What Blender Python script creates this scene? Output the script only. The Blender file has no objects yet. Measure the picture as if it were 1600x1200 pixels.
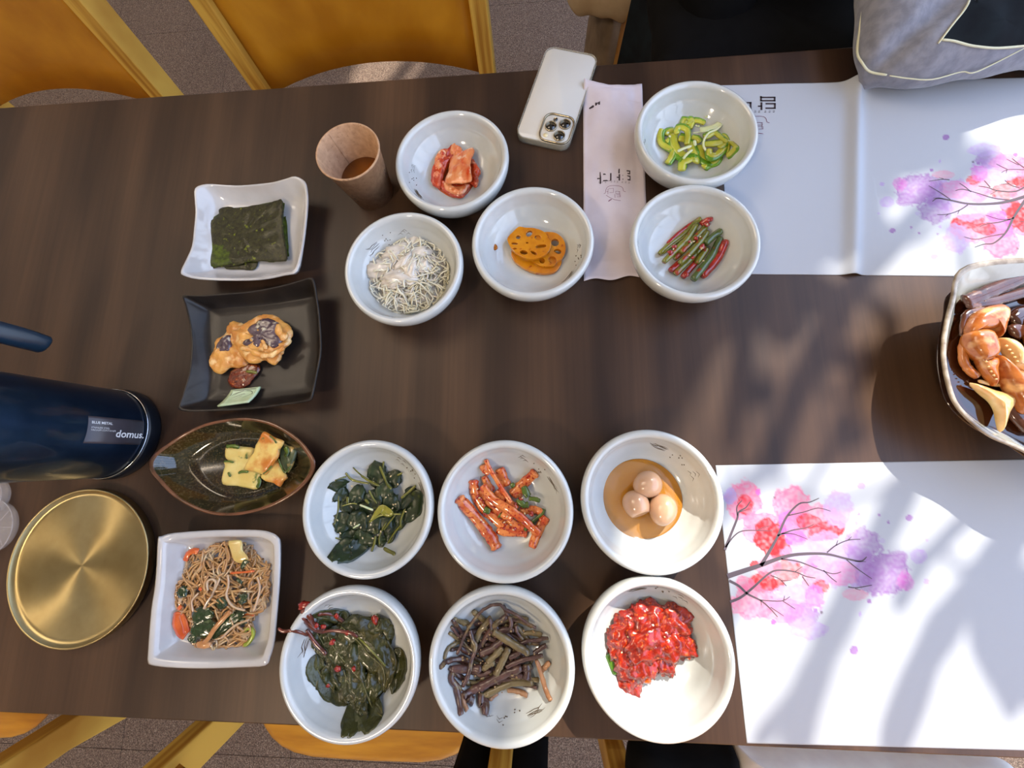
import bpy, bmesh, math, random
from mathutils import Vector, Matrix, noise
random.seed(7)
S = bpy.context.scene
COL = S.collection
PI = math.pi
TZ = 0.74                       # height of the table top above the floor

# ---------------------------------------------------------------- camera
F_PX = 619.06
CAM = Vector((0.0, 0.0, TZ + 0.4712))
ROT = Matrix(((0.99744822, 0.01637294, 0.06949087),
              (-0.00343559, 0.98322808, -0.18234784),
              (-0.07131094, 0.18164379, 0.98077535)))
cd = bpy.data.cameras.new('camera')
cam = bpy.data.objects.new('camera', cd)
COL.objects.link(cam)
cd.sensor_width = 36.0
cd.lens = 36.0 * F_PX / 1600.0
cd.clip_start = 0.01
cam.matrix_world = Matrix.Translation(CAM) @ ROT.to_4x4()
S.camera = cam

# ---------------------------------------------------------------- world, sun, lamps, exposure
wd = bpy.data.worlds.new('sky')
S.world = wd
wd.use_nodes = True
wn = wd.node_tree.nodes
bg = wn['Background']
tc = wn.new('ShaderNodeTexCoord')
sx = wn.new('ShaderNodeSeparateXYZ')
cr = wn.new('ShaderNodeValToRGB')
wd.node_tree.links.new(tc.outputs['Generated'], sx.inputs[0])
wd.node_tree.links.new(sx.outputs['Z'], cr.inputs[0])
wd.node_tree.links.new(cr.outputs[0], bg.inputs[0])
cr.color_ramp.elements[0].position = 0.0
cr.color_ramp.elements[0].color = (0.80, 0.88, 1.0, 1)
cr.color_ramp.elements[1].position = 0.7
cr.color_ramp.elements[1].color = (0.48, 0.64, 1.0, 1)
bg.inputs[1].default_value = 4.0

SUND = Vector((-0.62, -1.0, -1.0)).normalized()     # direction the sunlight travels
sl = bpy.data.lights.new('sun', 'SUN')
sl.energy = 8.5
sl.angle = math.radians(0.55)
sl.color = (1.0, 0.93, 0.80)
so = bpy.data.objects.new('sun', sl)
COL.objects.link(so)
so.rotation_euler = SUND.to_track_quat('-Z', 'Y').to_euler()
so.location = (4.5, 7, 8)

def area(name, loc, target, sx_, sy_, power, color):
    l = bpy.data.lights.new(name, 'AREA')
    l.shape = 'RECTANGLE'
    l.size = sx_
    l.size_y = sy_
    l.energy = power
    l.color = color
    o = bpy.data.objects.new(name, l)
    COL.objects.link(o)
    o.location = loc
    o.rotation_euler = (Vector(target) - Vector(loc)).to_track_quat('-Z', 'Y').to_euler()
    return o
lamp_a = area('pendant_lamp_light', (-1.05, -1.15, 2.55), (-0.2, 0.0, 0.74), 0.22, 0.22, 18, (1.0, 0.80, 0.58))
lamp_b = area('ceiling_panel_light', (-1.6, 1.1, 3.35), (-0.4, 0.2, 0.74), 1.4, 1.4, 26, (1.0, 0.86, 0.70))
S.view_settings.view_transform = 'Standard'
S.view_settings.look = 'None'
S.view_settings.gamma = 1.0
S.view_settings.use_curve_mapping = False
S.view_settings.exposure = 0.0

# ---------------------------------------------------------------- helpers
def unp(px, py, z=0.0):
    """photograph pixel -> point at height z above the table top"""
    d = ROT @ Vector(((px - 800) / F_PX, -(py - 600) / F_PX, -1.0))
    t = (z + TZ - CAM.z) / d.z
    return CAM + d * t
def V(*a): return Vector(a)
def lin(c):
    r = []
    for v in c[:3]:
        v = v / 255.0
        r.append(v / 12.92 if v <= 0.04045 else ((v + 0.055) / 1.055) ** 2.4)
    return (r[0], r[1], r[2], 1.0)
def crop(ox, oy, s):
    return lambda pts: [(ox + x / s, oy + y / s) for x, y in pts]
def mpp(z): return 1.17 * (0.4712 - z) / F_PX      # metres per pixel at height z

ORG = {}
def props(o, label=None, cat=None, group=None, kind=None):
    if label: o['label'] = label
    if cat: o['category'] = cat
    if group: o['group'] = group
    if kind: o['kind'] = kind
    return o
def empty(name, loc, label, cat, group=None):
    o = bpy.data.objects.new(name, None)
    COL.objects.link(o)
    o.empty_display_size = 0.05
    o.location = loc
    ORG[o.name] = Vector(loc)
    return props(o, label, cat, group)

class MB:
    def __init__(s):
        s.v = []; s.f = []; s.m = []; s.k = 0
    def add(s, vs, fs):
        n = len(s.v)
        s.v += [Vector(v) for v in vs]
        for f in fs:
            s.f.append(tuple(i + n for i in f)); s.m.append(s.k)
        return s
    def box(s, a, b):
        (x0, y0, z0), (x1, y1, z1) = a, b
        vs = [(x0,y0,z0),(x1,y0,z0),(x1,y1,z0),(x0,y1,z0),(x0,y0,z1),(x1,y0,z1),(x1,y1,z1),(x0,y1,z1)]
        return s.add(vs, [(0,3,2,1),(4,5,6,7),(0,1,5,4),(1,2,6,5),(2,3,7,6),(3,0,4,7)])
    def strand(s, pts, w, h=None, n=6, taper=0.75, twist=0.0, wob=0.0, seed=0):
        """tube of elliptical section, w wide and h high, along pts"""
        h = h or w
        m = len(pts)
        rings = []
        for i, p in enumerate(pts):
            t = (pts[min(i+1, m-1)] - pts[max(i-1, 0)])
            if t.length < 1e-9: t = Vector((1,0,0))
            t.normalize()
            side = t.cross(Vector((0,0,1)))
            if side.length < 1e-3: side = Vector((1,0,0))
            side.normalize()
            nor = side.cross(t)
            e = 1.0 if 0 < i < m-1 else taper
            if wob: e *= 1 + wob * noise.noise(Vector((i*0.7, seed*3.1, 0)))
            tw = twist * i / max(1, m-1)
            r = []
            for k in range(n):
                a = 2*PI*k/n + PI/n
                ca, sa = math.cos(a)*w/2*e, math.sin(a)*h/2*e
                ct, st = math.cos(tw), math.sin(tw)
                r.append(p + side*(ca*ct - sa*st) + nor*(ca*st + sa*ct))
            rings.append(r)
        vs = [v for r in rings for v in r]
        fs = []
        for i in range(m-1):
            for k in range(n):
                a, b = i*n+k, i*n+(k+1) % n
                fs.append((a, b, b+n, a+n))
        fs.append(tuple(reversed(range(n))))
        fs.append(tuple(range((m-1)*n, m*n)))
        return s.add(vs, [tuple(reversed(f)) for f in fs])
    def lathe(s, prof, c, n=64, wob=0.0, ph=0.0, closed=False):
        vs = []; fs = []
        for (r, z) in prof:
            for k in range(n):
                a = 2*PI*k/n
                rr = r * (1 + wob*math.cos(2*a+ph) + wob*0.6*math.cos(3*a+2*ph+1))
                zz = z * (1 + wob*1.5*math.sin(2*a+ph*1.7))
                vs.append((c[0]+rr*math.cos(a), c[1]+rr*math.sin(a), c[2]+zz))
        m = len(prof)
        for i in range(m-1):
            for k in range(n):
                a, b = i*n+k, i*n+(k+1) % n
                fs.append((a, b, b+n, a+n))
        if not closed:
            if prof[0][0] > 1e-6: fs.append(tuple(reversed(range(n))))
            if prof[-1][0] > 1e-6: fs.append(tuple(range((m-1)*n, m*n)))
        else:
            for k in range(n):
                a, b = (m-1)*n+k, (m-1)*n+(k+1) % n
                fs.append((a, b, (k+1) % n, k))
        return s.add(vs, fs)
    def sheet(s, fn, nu, nv, th):
        """two-layer sheet: fn(u,v) gives the top surface, th is the thickness"""
        g = [[fn(i/(nu-1), j/(nv-1)) for j in range(nv)] for i in range(nu)]
        top = []; bot = []
        for i in range(nu):
            for j in range(nv):
                du = g[min(i+1, nu-1)][j] - g[max(i-1, 0)][j]
                dv = g[i][min(j+1, nv-1)] - g[i][max(j-1, 0)]
                nn = du.cross(dv)
                nn = nn.normalized() if nn.length > 1e-12 else Vector((0,0,1))
                top.append(g[i][j]); bot.append(g[i][j] - nn*th)
        N = nu*nv
        fs = []
        ix = lambda i, j: i*nv+j
        for i in range(nu-1):
            for j in range(nv-1):
                q = (ix(i,j), ix(i+1,j), ix(i+1,j+1), ix(i,j+1))
                fs.append(q); fs.append(tuple(N+k for k in reversed(q)))
        ring = [ix(i,0) for i in range(nu)] + [ix(nu-1,j) for j in range(1,nv)] + [ix(i,nv-1) for i in range(nu-2,-1,-1)] + [ix(0,j) for j in range(nv-2,0,-1)]
        for a, b in zip(ring, ring[1:]+ring[:1]):
            fs.append((b, a, a+N, b+N))
        return s.add(top+bot, fs)
    def slab(s, out, z0, th, amp=0.0, fr=60.0, seed=0, rings=(0.0, .3, .55, .75, .9, 1.0), dome=0.0, zf=None, rough=0.0):
        """solid piece with the outline out (closed list of xy), top at z0+th"""
        n = len(out)
        cx = sum(p[0] for p in out)/n; cy = sum(p[1] for p in out)/n
        off = Vector((seed*7.3, seed*3.7, seed*1.9))
        top = []; bot = []
        for r in rings:
            for k, p in enumerate(out):
                rr = r
                x = cx + (p[0]-cx)*rr; y = cy + (p[1]-cy)*rr
                if rough and r > 0:
                    dd = rough*noise.noise(Vector((x*fr*4, y*fr*4, 5))+off)
                    x += dd; y += dd*0.7*math.sin(k)
                b = zf(x, y) if zf else 0.0
                d = amp*noise.fractal(Vector((x*fr, y*fr, 0))+off, 1.0, 2.0, 3)
                e = math.sqrt(max(0.0, 1-r**6)) if r < 1 else 0.0
                zt = z0 + b + th*(0.5+0.5*e) + dome*(1-r*r) + d*(0.4+0.6*(1-r**4))
                top.append(Vector((x, y, zt)))
                bot.append(Vector((x, y, z0 + b + th*(0.42-0.42*e) + (d*0.5 if amp > th*.3 else 0) + dome*0.6*(1-r*r))))
        N = len(top); fs = []
        for i in range(len(rings)-1):
            for k in range(n):
                a, b = i*n+k, i*n+(k+1) % n
                if i == 0 and rings[0] == 0.0:
                    fs.append((a, a+n, b+n)); fs.append((N+a, N+b+n, N+a+n))
                else:
                    fs.append((a, a+n, b+n, b)); fs.append((N+a, N+b, N+b+n, N+a+n))
        l = (len(rings)-1)*n
        for k in range(n):
            a, b = l+k, l+(k+1) % n
            fs.append((a, N+a, N+b, b))
        area2 = sum(out[k][0]*out[(k+1) % n][1]-out[(k+1) % n][0]*out[k][1] for k in range(n))
        if area2 < 0: fs = [tuple(reversed(f)) for f in fs]
        return s.add(top+bot, fs)
    def blob(s, c, r, seed=0, amp=0.25, fr=1.6, rot=0.0, sub=3, flat=None, tilt=0.0):
        bm = bmesh.new()
        bmesh.ops.create_icosphere(bm, subdivisions=sub, radius=1.0)
        off = Vector((seed*5.1, seed*2.3, seed*9.7))
        vs = []
        R = Matrix.Rotation(rot, 3, 'Z') @ Matrix.Rotation(tilt, 3, 'Y')
        for v in bm.verts:
            p = v.co.copy()
            p *= 1 + amp*noise.fractal(p*fr+off, 1.0, 2.0, 3)
            p = R @ Vector((p.x*r[0], p.y*r[1], p.z*r[2]))
            q = Vector(c) + p
            if flat is not None and q.z < flat: q.z = flat
            vs.append(q)
        fs = [tuple(v.index for v in f.verts) for f in bm.faces]
        bm.free()
        return s.add(vs, fs)
    def build(s, name, mat, parent=None, smooth=True, bevel=0.0):
        if parent is not None:
            o0 = ORG[parent.name]
        else:
            xs = [v.x for v in s.v]; ys = [v.y for v in s.v]; zs = [v.z for v in s.v]
            o0 = Vector(((min(xs)+max(xs))/2, (min(ys)+max(ys))/2, min(zs)))
        me = bpy.data.meshes.new(name)
        me.from_pydata([tuple(v-o0) for v in s.v], [], s.f)
        mats = mat if isinstance(mat, (list, tuple)) else [mat]
        for m_ in mats: me.materials.append(m_)
        if len(mats) > 1: me.polygons.foreach_set('material_index', s.m)
        me.polygons.foreach_set('use_smooth', [smooth]*len(s.f))
        me.update()
        o = bpy.data.objects.new(name, me)
        COL.objects.link(o)
        if parent is not None: o.parent = parent
        else: o.location = o0
        ORG[o.name] = o0
        if bevel:
            b = o.modifiers.new('bevel', 'BEVEL'); b.width = bevel; b.segments = 2
            b.limit_method = 'ANGLE'
        return o

def catmull(pts, per=6, closed=False):
    n = len(pts); out = []
    P = [Vector(p) for p in pts]
    rng = range(n) if closed else range(n-1)
    for i in rng:
        if closed: a, b, c, d = P[(i-1) % n], P[i], P[(i+1) % n], P[(i+2) % n]
        else: a, b, c, d = P[max(i-1,0)], P[i], P[i+1], P[min(i+2,n-1)]
        for k in range(per):
            t = k/per
            out.append(0.5*((2*b) + (c-a)*t + (2*a-5*b+4*c-d)*t*t + (3*b-a-3*c+d)*t**3))
    if not closed: out.append(P[-1])
    return out
def outl(pxs, z, per=4):
    """closed pixel outline -> smooth closed outline on the plane at height z"""
    w = [unp(x, y, z) for x, y in pxs]
    return [(p.x, p.y) for p in catmull([V(q.x, q.y, 0) for q in w], per, True)]
def prj(p):
    q = ROT.transposed() @ (Vector(p) - CAM)
    return (800 + F_PX*q.x/-q.z, 600 - F_PX*q.y/-q.z)
def pathb(nm, pxs, z, r, per=4):
    """pixel polyline resting inside bowl nm: the height follows the bowl, the place follows the height"""
    if not isinstance(z, (list, tuple)): z = [z]*len(pxs)
    while len(z) < len(pxs): z = list(z)+[z[-1]]
    out = []
    for (x, y), zz in zip(pxs, z):
        h = zz
        for _ in range(6):
            p = unp(x, y, h)
            h = max(zz, bz(nm, p.x, p.y)+r)
        out.append(V(p.x, p.y, TZ+h))
    return catmull(out, per)
def path(pxs, z, per=4):
    """pixel polyline with height(s) above the table -> smooth 3-D path"""
    if not isinstance(z, (list, tuple)): z = [z]*len(pxs)
    while len(z) < len(pxs): z = list(z)+[z[-1]]
    return catmull([unp(x, y, zz) for (x, y), zz in zip(pxs, z)], per)

# ---------------------------------------------------------------- materials
def mat(name, c1, c2=None, scale=60, rough=0.5, bump=0.0, bscale=None, metal=0.0, coat=0.0, sss=0.0,
        c3=None, c3at=(0.62, 0.68), c3scale=None, trans=0.0, ior=1.45, spec=0.5, detail=4, aniso=0.0,
        stretch=(1,1,1), rnd=0.0, lo=0.35, hi=0.65, sssr=(0.01,0.004,0.002), sheen=0.0, bdist=0.001, alpha=1.0):
    m = bpy.data.materials.new(name)
    m.use_nodes = True
    nt = m.node_tree; N = nt.nodes; L = nt.links
    p = N['Principled BSDF']
    p.inputs['Roughness'].default_value = rough
    p.inputs['Metallic'].default_value = metal
    p.inputs['IOR'].default_value = ior
    p.inputs['Specular IOR Level'].default_value = spec
    p.inputs['Coat Weight'].default_value = coat
    p.inputs['Coat Roughness'].default_value = 0.06
    p.inputs['Transmission Weight'].default_value = trans
    p.inputs['Alpha'].default_value = alpha
    p.inputs['Sheen Weight'].default_value = sheen
    if sss:
        p.inputs['Subsurface Weight'].default_value = sss
        p.inputs['Subsurface Radius'].default_value = sssr
        p.inputs['Subsurface Scale'].default_value = 1.0
    t = N.new('ShaderNodeTexCoord')
    mp = N.new('ShaderNodeMapping')
    mp.inputs['Scale'].default_value = stretch
    L.new(t.outputs['Object'], mp.inputs['Vector'])
    src = None
    if c2 is None:
        p.inputs['Base Color'].default_value = lin(c1)
    else:
        nz = N.new('ShaderNodeTexNoise'); nz.inputs['Scale'].default_value = scale
        nz.inputs['Detail'].default_value = detail
        L.new(mp.outputs[0], nz.inputs['Vector'])
        r = N.new('ShaderNodeValToRGB')
        r.color_ramp.elements[0].position = lo; r.color_ramp.elements[1].position = hi
        r.color_ramp.elements[0].color = lin(c1); r.color_ramp.elements[1].color = lin(c2)
        L.new(nz.outputs['Fac'], r.inputs[0])
        src = r.outputs[0]
        if c3 is not None:
            n3 = N.new('ShaderNodeTexNoise'); n3.inputs['Scale'].default_value = c3scale or scale*1.7
            n3.inputs['Detail'].default_value = 3
            L.new(t.outputs['Object'], n3.inputs['Vector'])
            r3 = N.new('ShaderNodeValToRGB')
            r3.color_ramp.elements[0].position = c3at[0]; r3.color_ramp.elements[1].position = c3at[1]
            L.new(n3.outputs['Fac'], r3.inputs[0])
            mx = N.new('ShaderNodeMix'); mx.data_type = 'RGBA'
            L.new(r3.outputs[0], mx.inputs['Factor'])
            L.new(src, mx.inputs['A']); mx.inputs['B'].default_value = lin(c3)
            src = mx.outputs['Result']
        if rnd:
            oi = N.new('ShaderNodeObjectInfo')
            hs = N.new('ShaderNodeHueSaturation')
            ma = N.new('ShaderNodeMath'); ma.operation = 'MULTIPLY_ADD'
            L.new(oi.outputs['Random'], ma.inputs[0]); ma.inputs[1].default_value = rnd; ma.inputs[2].default_value = 1-rnd/2
            L.new(ma.outputs[0], hs.inputs['Value'])
            L.new(src, hs.inputs['Color'])
            src = hs.outputs['Color']
        L.new(src, p.inputs['Base Color'])
    if bump:
        nb = N.new('ShaderNodeTexNoise'); nb.inputs['Scale'].default_value = bscale or scale
        nb.inputs['Detail'].default_value = 5
        L.new(mp.outputs[0], nb.inputs['Vector'])
        bp = N.new('ShaderNodeBump'); bp.inputs['Strength'].default_value = bump
        bp.inputs['Distance'].default_value = bdist
        L.new(nb.outputs['Fac'], bp.inputs['Height'])
        L.new(bp.outputs[0], p.inputs['Normal'])
    if aniso:
        p.inputs['Anisotropic'].default_value = aniso
        tg = N.new('ShaderNodeTangent'); tg.direction_type = 'RADIAL'; tg.axis = 'Z'
        L.new(tg.outputs[0], p.inputs['Tangent'])
    return m

m_wood = mat('chair_plywood', (196,136,34), (168,108,18), 9, 0.32, coat=0.25, stretch=(1,6,.6), bump=.05)
m_wood_edge = mat('chair_plywood_edge', (208,164,70), (164,112,34), 70, 0.5, stretch=(1,.06,.05), lo=.4, hi=.6)
m_porc = mat("white_glaze", (197,200,198), (186,190,189), 25, 0.11, coat=0.6, c3=(150,140,128), c3at=(.80,.82), c3scale=260, bump=.06, bscale=45)
m_porc2 = mat("white_glaze_square", (199,197,195), (187,185,184), 25, 0.13, coat=0.6, c3=(120,110,105), c3at=(.80,.82), c3scale=200, bump=.12, bscale=60)
m_black = mat('black_glaze', (30,26,24), (40,34,30), 60, 0.42, spec=.35, coat=0.1, bump=.05, bscale=90)
m_olive = mat('olive_brown_glaze', (52,38,24), (40,40,20), 30, 0.08, coat=0.8, c3=(86,72,46), c3at=(.5,.75), c3scale=400)
m_olive_rim = mat('rust_glaze', (120,76,52), (84,56,36), 60, 0.2, coat=0.5)
m_ink = mat('grey_brown_ink', (62,56,54), rough=.45)
m_ink_brown = mat('brown_glaze_ink', (92,78,62), rough=.3)
# ---------------------------------------------------------------- the room
m_wall = mat('wall_paint', (214,206,192), (206,198,184), 3, 0.8)
m_ceil = mat('ceiling_paint', (222,218,208), (214,210,200), 3, 0.9)
m_frame = mat('window_frame_paint', (70,68,66), rough=.5)
m_carpet = mat('speckled_carpet', (128,106,92), (76,62,54), 260, 0.95, bump=.8, bscale=300, c3=(158,140,124), c3at=(.56,.64), c3scale=420, bdist=.002)
m_paving = mat('outside_paving', (176,172,166), (150,146,140), 2, 0.9)
m_bark = mat('bark', (92,76,60), (62,50,40), 20, 0.9, bump=.5)

XW = 1.62
floor = MB().box((-4.2,-3.0,-.08),(XW,6.0,-.006)).build('floor', m_carpet, None, False)
props(floor, kind='structure')
k = 0
tile_me = None
x = -2.7
while x < XW - 0.01:
    y = -1.31
    while y < 3.1:
        x1 = min(x+0.5, XW)
        if x1-x < .05: break
        t = MB().box((x+.0008,y+.0008,-.006),(x1-.0008,y+.4992,0)).build('carpet_tile', m_carpet, floor, False)
        y += 0.5
    x += 0.5

def wall(name, a, b, m=m_wall):
    return props(MB().box(a, b).build(name, m, None, False), kind='structure')
wr = MB()
ZW0, ZW1, ZC = 0.25, 3.95, 4.1
Y0, Y1, Y2, Y3 = -2.4, 2.61, 4.73, 5.37      # two openings in the right wall
T = .14
wr.box((XW,-3.0,-.08),(XW+T,Y0,ZC)).box((XW,Y0,-.08),(XW+T,Y1,ZW0)).box((XW,Y0,ZW1),(XW+T,Y1,ZC)).box((XW,Y1,-.08),(XW+T,Y2,ZC))
wr.box((XW,Y2,-.08),(XW+T,Y3,ZW0)).box((XW,Y2,ZW1),(XW+T,Y3,ZC)).box((XW,Y3,-.08),(XW+T,6.0,ZC))
props(wr.build('wall_right', m_wall, None, False), kind='structure')
wall('wall_left', (-4.34,-3.0,-.08), (-4.2,6.0,ZC))
wall('wall_front', (-4.34,-3.14,-.08), (XW,-3.0,ZC))
wall('wall_back', (-4.34,6.0,-.08), (XW,6.14,ZC))
wall('ceiling', (-4.2,-3.0,ZC), (XW,6.0,ZC+.12), m_ceil)
def window(name, ya, yb, bars, hb):
    w = MB()
    e = .04
    xa, xb = XW+.04, XW+.09
    w.box((xa,ya,ZW0),(xb,ya+e,ZW1)).box((xa,yb-e,ZW0),(xb,yb,ZW1)).box((xa,ya,ZW0),(xb,yb,ZW0+e)).box((xa,ya,ZW1-e),(xb,yb,ZW1))
    o = props(w.build(name, m_frame, None, False), kind='structure')
    for b in bars:
        MB().box((xa,b-.018,ZW0+e),(xb,b+.018,ZW1-e)).build('mullion', m_frame, o, False)
    for h in hb:
        MB().box((xa,ya+e,h-.018),(xb,yb-e,h+.018)).build('transom', m_frame, o, False)
    return o
window('window_1', Y0, Y1, (-1.3, -.2, .62), (1.05,))
window('window_2', Y2, Y3, (4.93,), ())
props(MB().box((XW+T,-30,-.3),(60,40,-.1)).build('ground', m_paving, None, False), kind='structure')

# ---------------------------------------------------------------- table
m_table = mat('dark_walnut_laminate', (47,32,24), (88,64,46), 5, 0.42, stretch=(2.6,.28,1), detail=3, lo=.40, hi=.78, bump=.03, bscale=400, coat=0.0, spec=.35)
_p = m_table.node_tree
_n = _p.nodes.new('ShaderNodeTexNoise'); _n.inputs['Scale'].default_value = 90; _n.inputs['Detail'].default_value = 4
_mp = _p.nodes.new('ShaderNodeMapping'); _mp.inputs['Scale'].default_value = (3, .05, 1)
_tc = _p.nodes.new('ShaderNodeTexCoord')
_p.links.new(_tc.outputs['Object'], _mp.inputs['Vector']); _p.links.new(_mp.outputs[0], _n.inputs['Vector'])
_mx = _p.nodes.new('ShaderNodeMix'); _mx.data_type = 'RGBA'; _mx.blend_type = 'MULTIPLY'; _mx.inputs['Factor'].default_value = .35
_src = _p.nodes['Principled BSDF'].inputs['Base Color'].links[0].from_socket
_cr = _p.nodes.new('ShaderNodeValToRGB'); _cr.color_ramp.elements[0].position = .35; _cr.color_ramp.elements[1].position = .6
_cr.color_ramp.elements[0].color = (.6,.6,.6,1)
_p.links.new(_n.outputs['Fac'], _cr.inputs[0]); _p.links.new(_src, _mx.inputs['A']); _p.links.new(_cr.outputs[0], _mx.inputs['B'])
_p.links.new(_mx.outputs['Result'], _p.nodes['Principled BSDF'].inputs['Base Color'])
TX0, TX1, TY0, TY1 = -1.02, 1.06, -.285, .5395
table = empty('dining_table', ((TX0+TX1)/2, (TY0+TY1)/2, 0), 'long dark walnut dining table covered with side dishes', 'table')
MB().box((TX0,TY0,TZ-.028),(TX1,TY1,TZ)).build('tabletop', m_table, table, False, bevel=.0015)
m_steel = mat('black_steel', (30,30,30), rough=.45, metal=.6)
for sx_ in (TX0+.12, TX1-.12):
    for sy_ in (TY0+.1, TY1-.1):
        MB().box((sx_-.025,sy_-.025,0),(sx_+.025,sy_+.025,TZ-.028)).build('leg', m_steel, table, False)
MB().box((TX0+.1,TY0+.09,TZ-.07),(TX1-.1,TY0+.115,TZ-.028)).build('apron', m_steel, table, False)
MB().box((TX0+.1,TY1-.115,TZ-.07),(TX1-.1,TY1-.09,TZ-.028)).build('apron', m_steel, table, False)

# ---------------------------------------------------------------- chairs
def chair(loc, rot, label, w=.5, lean=.10, zb=.58, arch=.035, top=1.02, post=(.032,.055), seat_back=.0):
    """local frame: +y is the back of the chair; origin on the floor under the backrest"""
    r = empty('wooden_chair', (0,0,0), label, 'chair', 'plywood chairs around the table')
    def yl(z): return max(0.0, z-.45)*lean
    for s_ in (-1, 1):
        m = MB(); xa = s_*(w/2-post[0]/2)
        zs = [0,.2,.45,.6,.8,top]
        vs = []
        for z in zs:
            y = yl(z) + (.03*(1-z/.45) if z < .45 else 0)
            for dx, dy in ((-1,-1),(1,-1),(1,1),(-1,1)):
                vs.append((xa+dx*post[0]/2, y+dy*post[1]/2, z))
        fs = []
        for i in range(len(zs)-1):
            for q in range(4):
                a, b = i*4+q, i*4+(q+1) % 4
                fs.append((a, b, b+4, a+4))
        fs += [(3,2,1,0), tuple(range(len(vs)-4, len(vs)))]
        m.add(vs, fs).build('post', m_wood_edge, r, False, bevel=.003)
        MB().box((xa-post[0]/2,-.44,0),(xa+post[0]/2,-.40,.435)).build('leg', m_wood_edge, r, False, bevel=.003)
        MB().box((xa-.012,-.40,.36),(xa+.012,-.028,.42)).build('side_rail', m_wood, r, False, bevel=.002)
    def back(u, v):
        xx = (u*2-1)
        zlo = zb + arch*(1-xx*xx)
        z = zlo + (top-.01-zlo)*v
        return V(xx*(w/2-post[0]), yl(z)+.018*(1-xx*xx)-.012, z)
    MB().sheet(back, 17, 8, .014).build('backrest', m_wood, r)
    out = []
    for k in range(40):
        a = 2*PI*k/40
        ex = abs(math.cos(a))**.45*math.copysign(1, math.cos(a))*(w/2-post[0]-.006)
        ey = abs(math.sin(a))**.62*math.copysign(1, math.sin(a))*.225
        if ey < 0: ex *= 1.04
        out.append((ex, ey-.215+seat_back))
    m = MB(); m.slab(out, .435, .022, rings=(0,.5,.8,.95,.99,1.0))
    m.build('seat', m_wood, r)
    r.location = loc
    r.rotation_euler = (0, 0, rot)
    return r
chair((-.333,.775,0), math.radians(2), 'golden plywood chair across the table, directly above the paper cup', w=.505, zb=.533, arch=.026)
chair((-1.05,.80,0), math.radians(-4), 'plywood chair at the far top left corner of the photo', w=.50, zb=.500, arch=.030, lean=.16)
chair((-.306,-.435,0), math.radians(180), 'plywood chair at the near side below the bowls, its rounded seat edge showing', w=.515, seat_back=.065)
chair((-1.10,-.47,0), math.radians(176), 'plywood chair at the near side in the bottom left corner', w=.50, seat_back=.02)
chair((.43,.95,0), 0, 'plywood chair the person in black sits on', w=.46, zb=.6)
# ---------------------------------------------------------------- round bowls
BOWLS = {
 'perilla': (-.1949, -.2019), 'fern': (-.0419, -.1987), 'chili': (.1078, -.1877), 'egg': (.1116, -.0434),
 'root': (-.0385, -.0535), 'greens': (-.1854, -.0522), 'kimchi': (-.1048, .3641), 'salad': (-.1596, .2235),
 'lotus': (-.0060, .2491), 'stems': (.1787, .2416), 'pepper': (.1924, .3840)}
PROF = [(.0,.001),(.033,.001),(.034,0),(.037,0),(.038,.002),(.044,.0045),(.054,.0095),(.0620,.0165),(.0675,.0245),(.0705,.0325),(.0716,.0390),
        (.0713,.0436),(.0700,.0461),(.0680,.0471),(.0656,.0466),(.0638,.0447),(.0628,.0418),(.0622,.0386),(.0608,.0362),(.0596,.0320),(.0570,.0275),(.0556,.0262),
        (.0520,.0210),(.0470,.0160),(.0420,.0128),(.0340,.0104),(.0240,.0092),(.0120,.0088),(.0,.0088)]
INN = [(r, z) for r, z in PROF[15:]][::-1]
def bowl_h(r):
    for (r0, z0), (r1, z1) in zip(INN, INN[1:]):
        if r0 <= r <= r1: return z0+(z1-z0)*(r-r0)/max(1e-9, r1-r0)
    return INN[-1][1] if r > INN[-1][0] else INN[0][1]
def bz(nm, x, y):
    c = BOWLS[nm]
    return bowl_h(math.hypot(x-c[0], y-c[1]))

def sprig(nm, ang, root, flip=1, seed=0):
    """the brushed reed mark with dots that every bowl has on its inner wall"""
    rnd = random.Random(seed)
    c = BOWLS[nm]; m = MB()
    def pt(a, r):
        return V(c[0]+r*math.cos(a), c[1]+r*math.sin(a), TZ+bowl_h(r)+.0006)
    for k in range(5):
        a0 = ang+flip*(.10+rnd.random()*.05); r0 = .0545+rnd.random()*.004
        pts = [pt(a0+flip*t*(.28+.06*k % .12), r0+(t*t)*.004*(rnd.random()-.3)) for t in (0,.25,.5,.75,1)]
        m.strand(pts, .0005+rnd.random()*.0006, .0003, 4, .3)
    for k in range(7):
        a0 = ang-flip*rnd.random()*.32; r0 = .051+rnd.random()*.009
        p = pt(a0, r0)
        m.blob(p, (.0008,.0008,.0004), k, .2, sub=1)
    for k in range(4):
        a0 = ang-flip*(.3+rnd.random()*.25); r0 = .053+rnd.random()*.006
        m.strand([pt(a0, r0), pt(a0-flip*.06, r0+.001), pt(a0-flip*.11, r0-.0006)], .0007, .0003, 4, .3)
    m.build('painted_sprig', m_ink_brown, root)
def make_bowl(nm, label, ph, ang, flip=1):
    c = BOWLS[nm]
    r = empty('banchan_bowl', (c[0], c[1], TZ), label, 'bowl', 'round white side dish bowls')
    MB().lathe(PROF, (c[0], c[1], TZ), 96, .0045, ph).build('bowl_body', m_porc, r)
    sprig(nm, ang, r, flip, int(ph*10))
    return r
make_bowl('perilla', 'round white bowl holding the dark purple-green perilla leaves', 0.3, 2.75, 1)
make_bowl('fern', 'round white bowl holding the brown fern stems', 1.1, -1.25, 1)
make_bowl('chili', 'round white bowl holding the bright red chili-dressed food, nearest the lower placemat', 2.0, 1.5, 1)
make_bowl('egg', 'round white bowl holding three small eggs in broth', 2.6, 1.0, 1)
make_bowl('root', 'round white bowl holding red seasoned root strips', 3.3, .75, -1)
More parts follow.
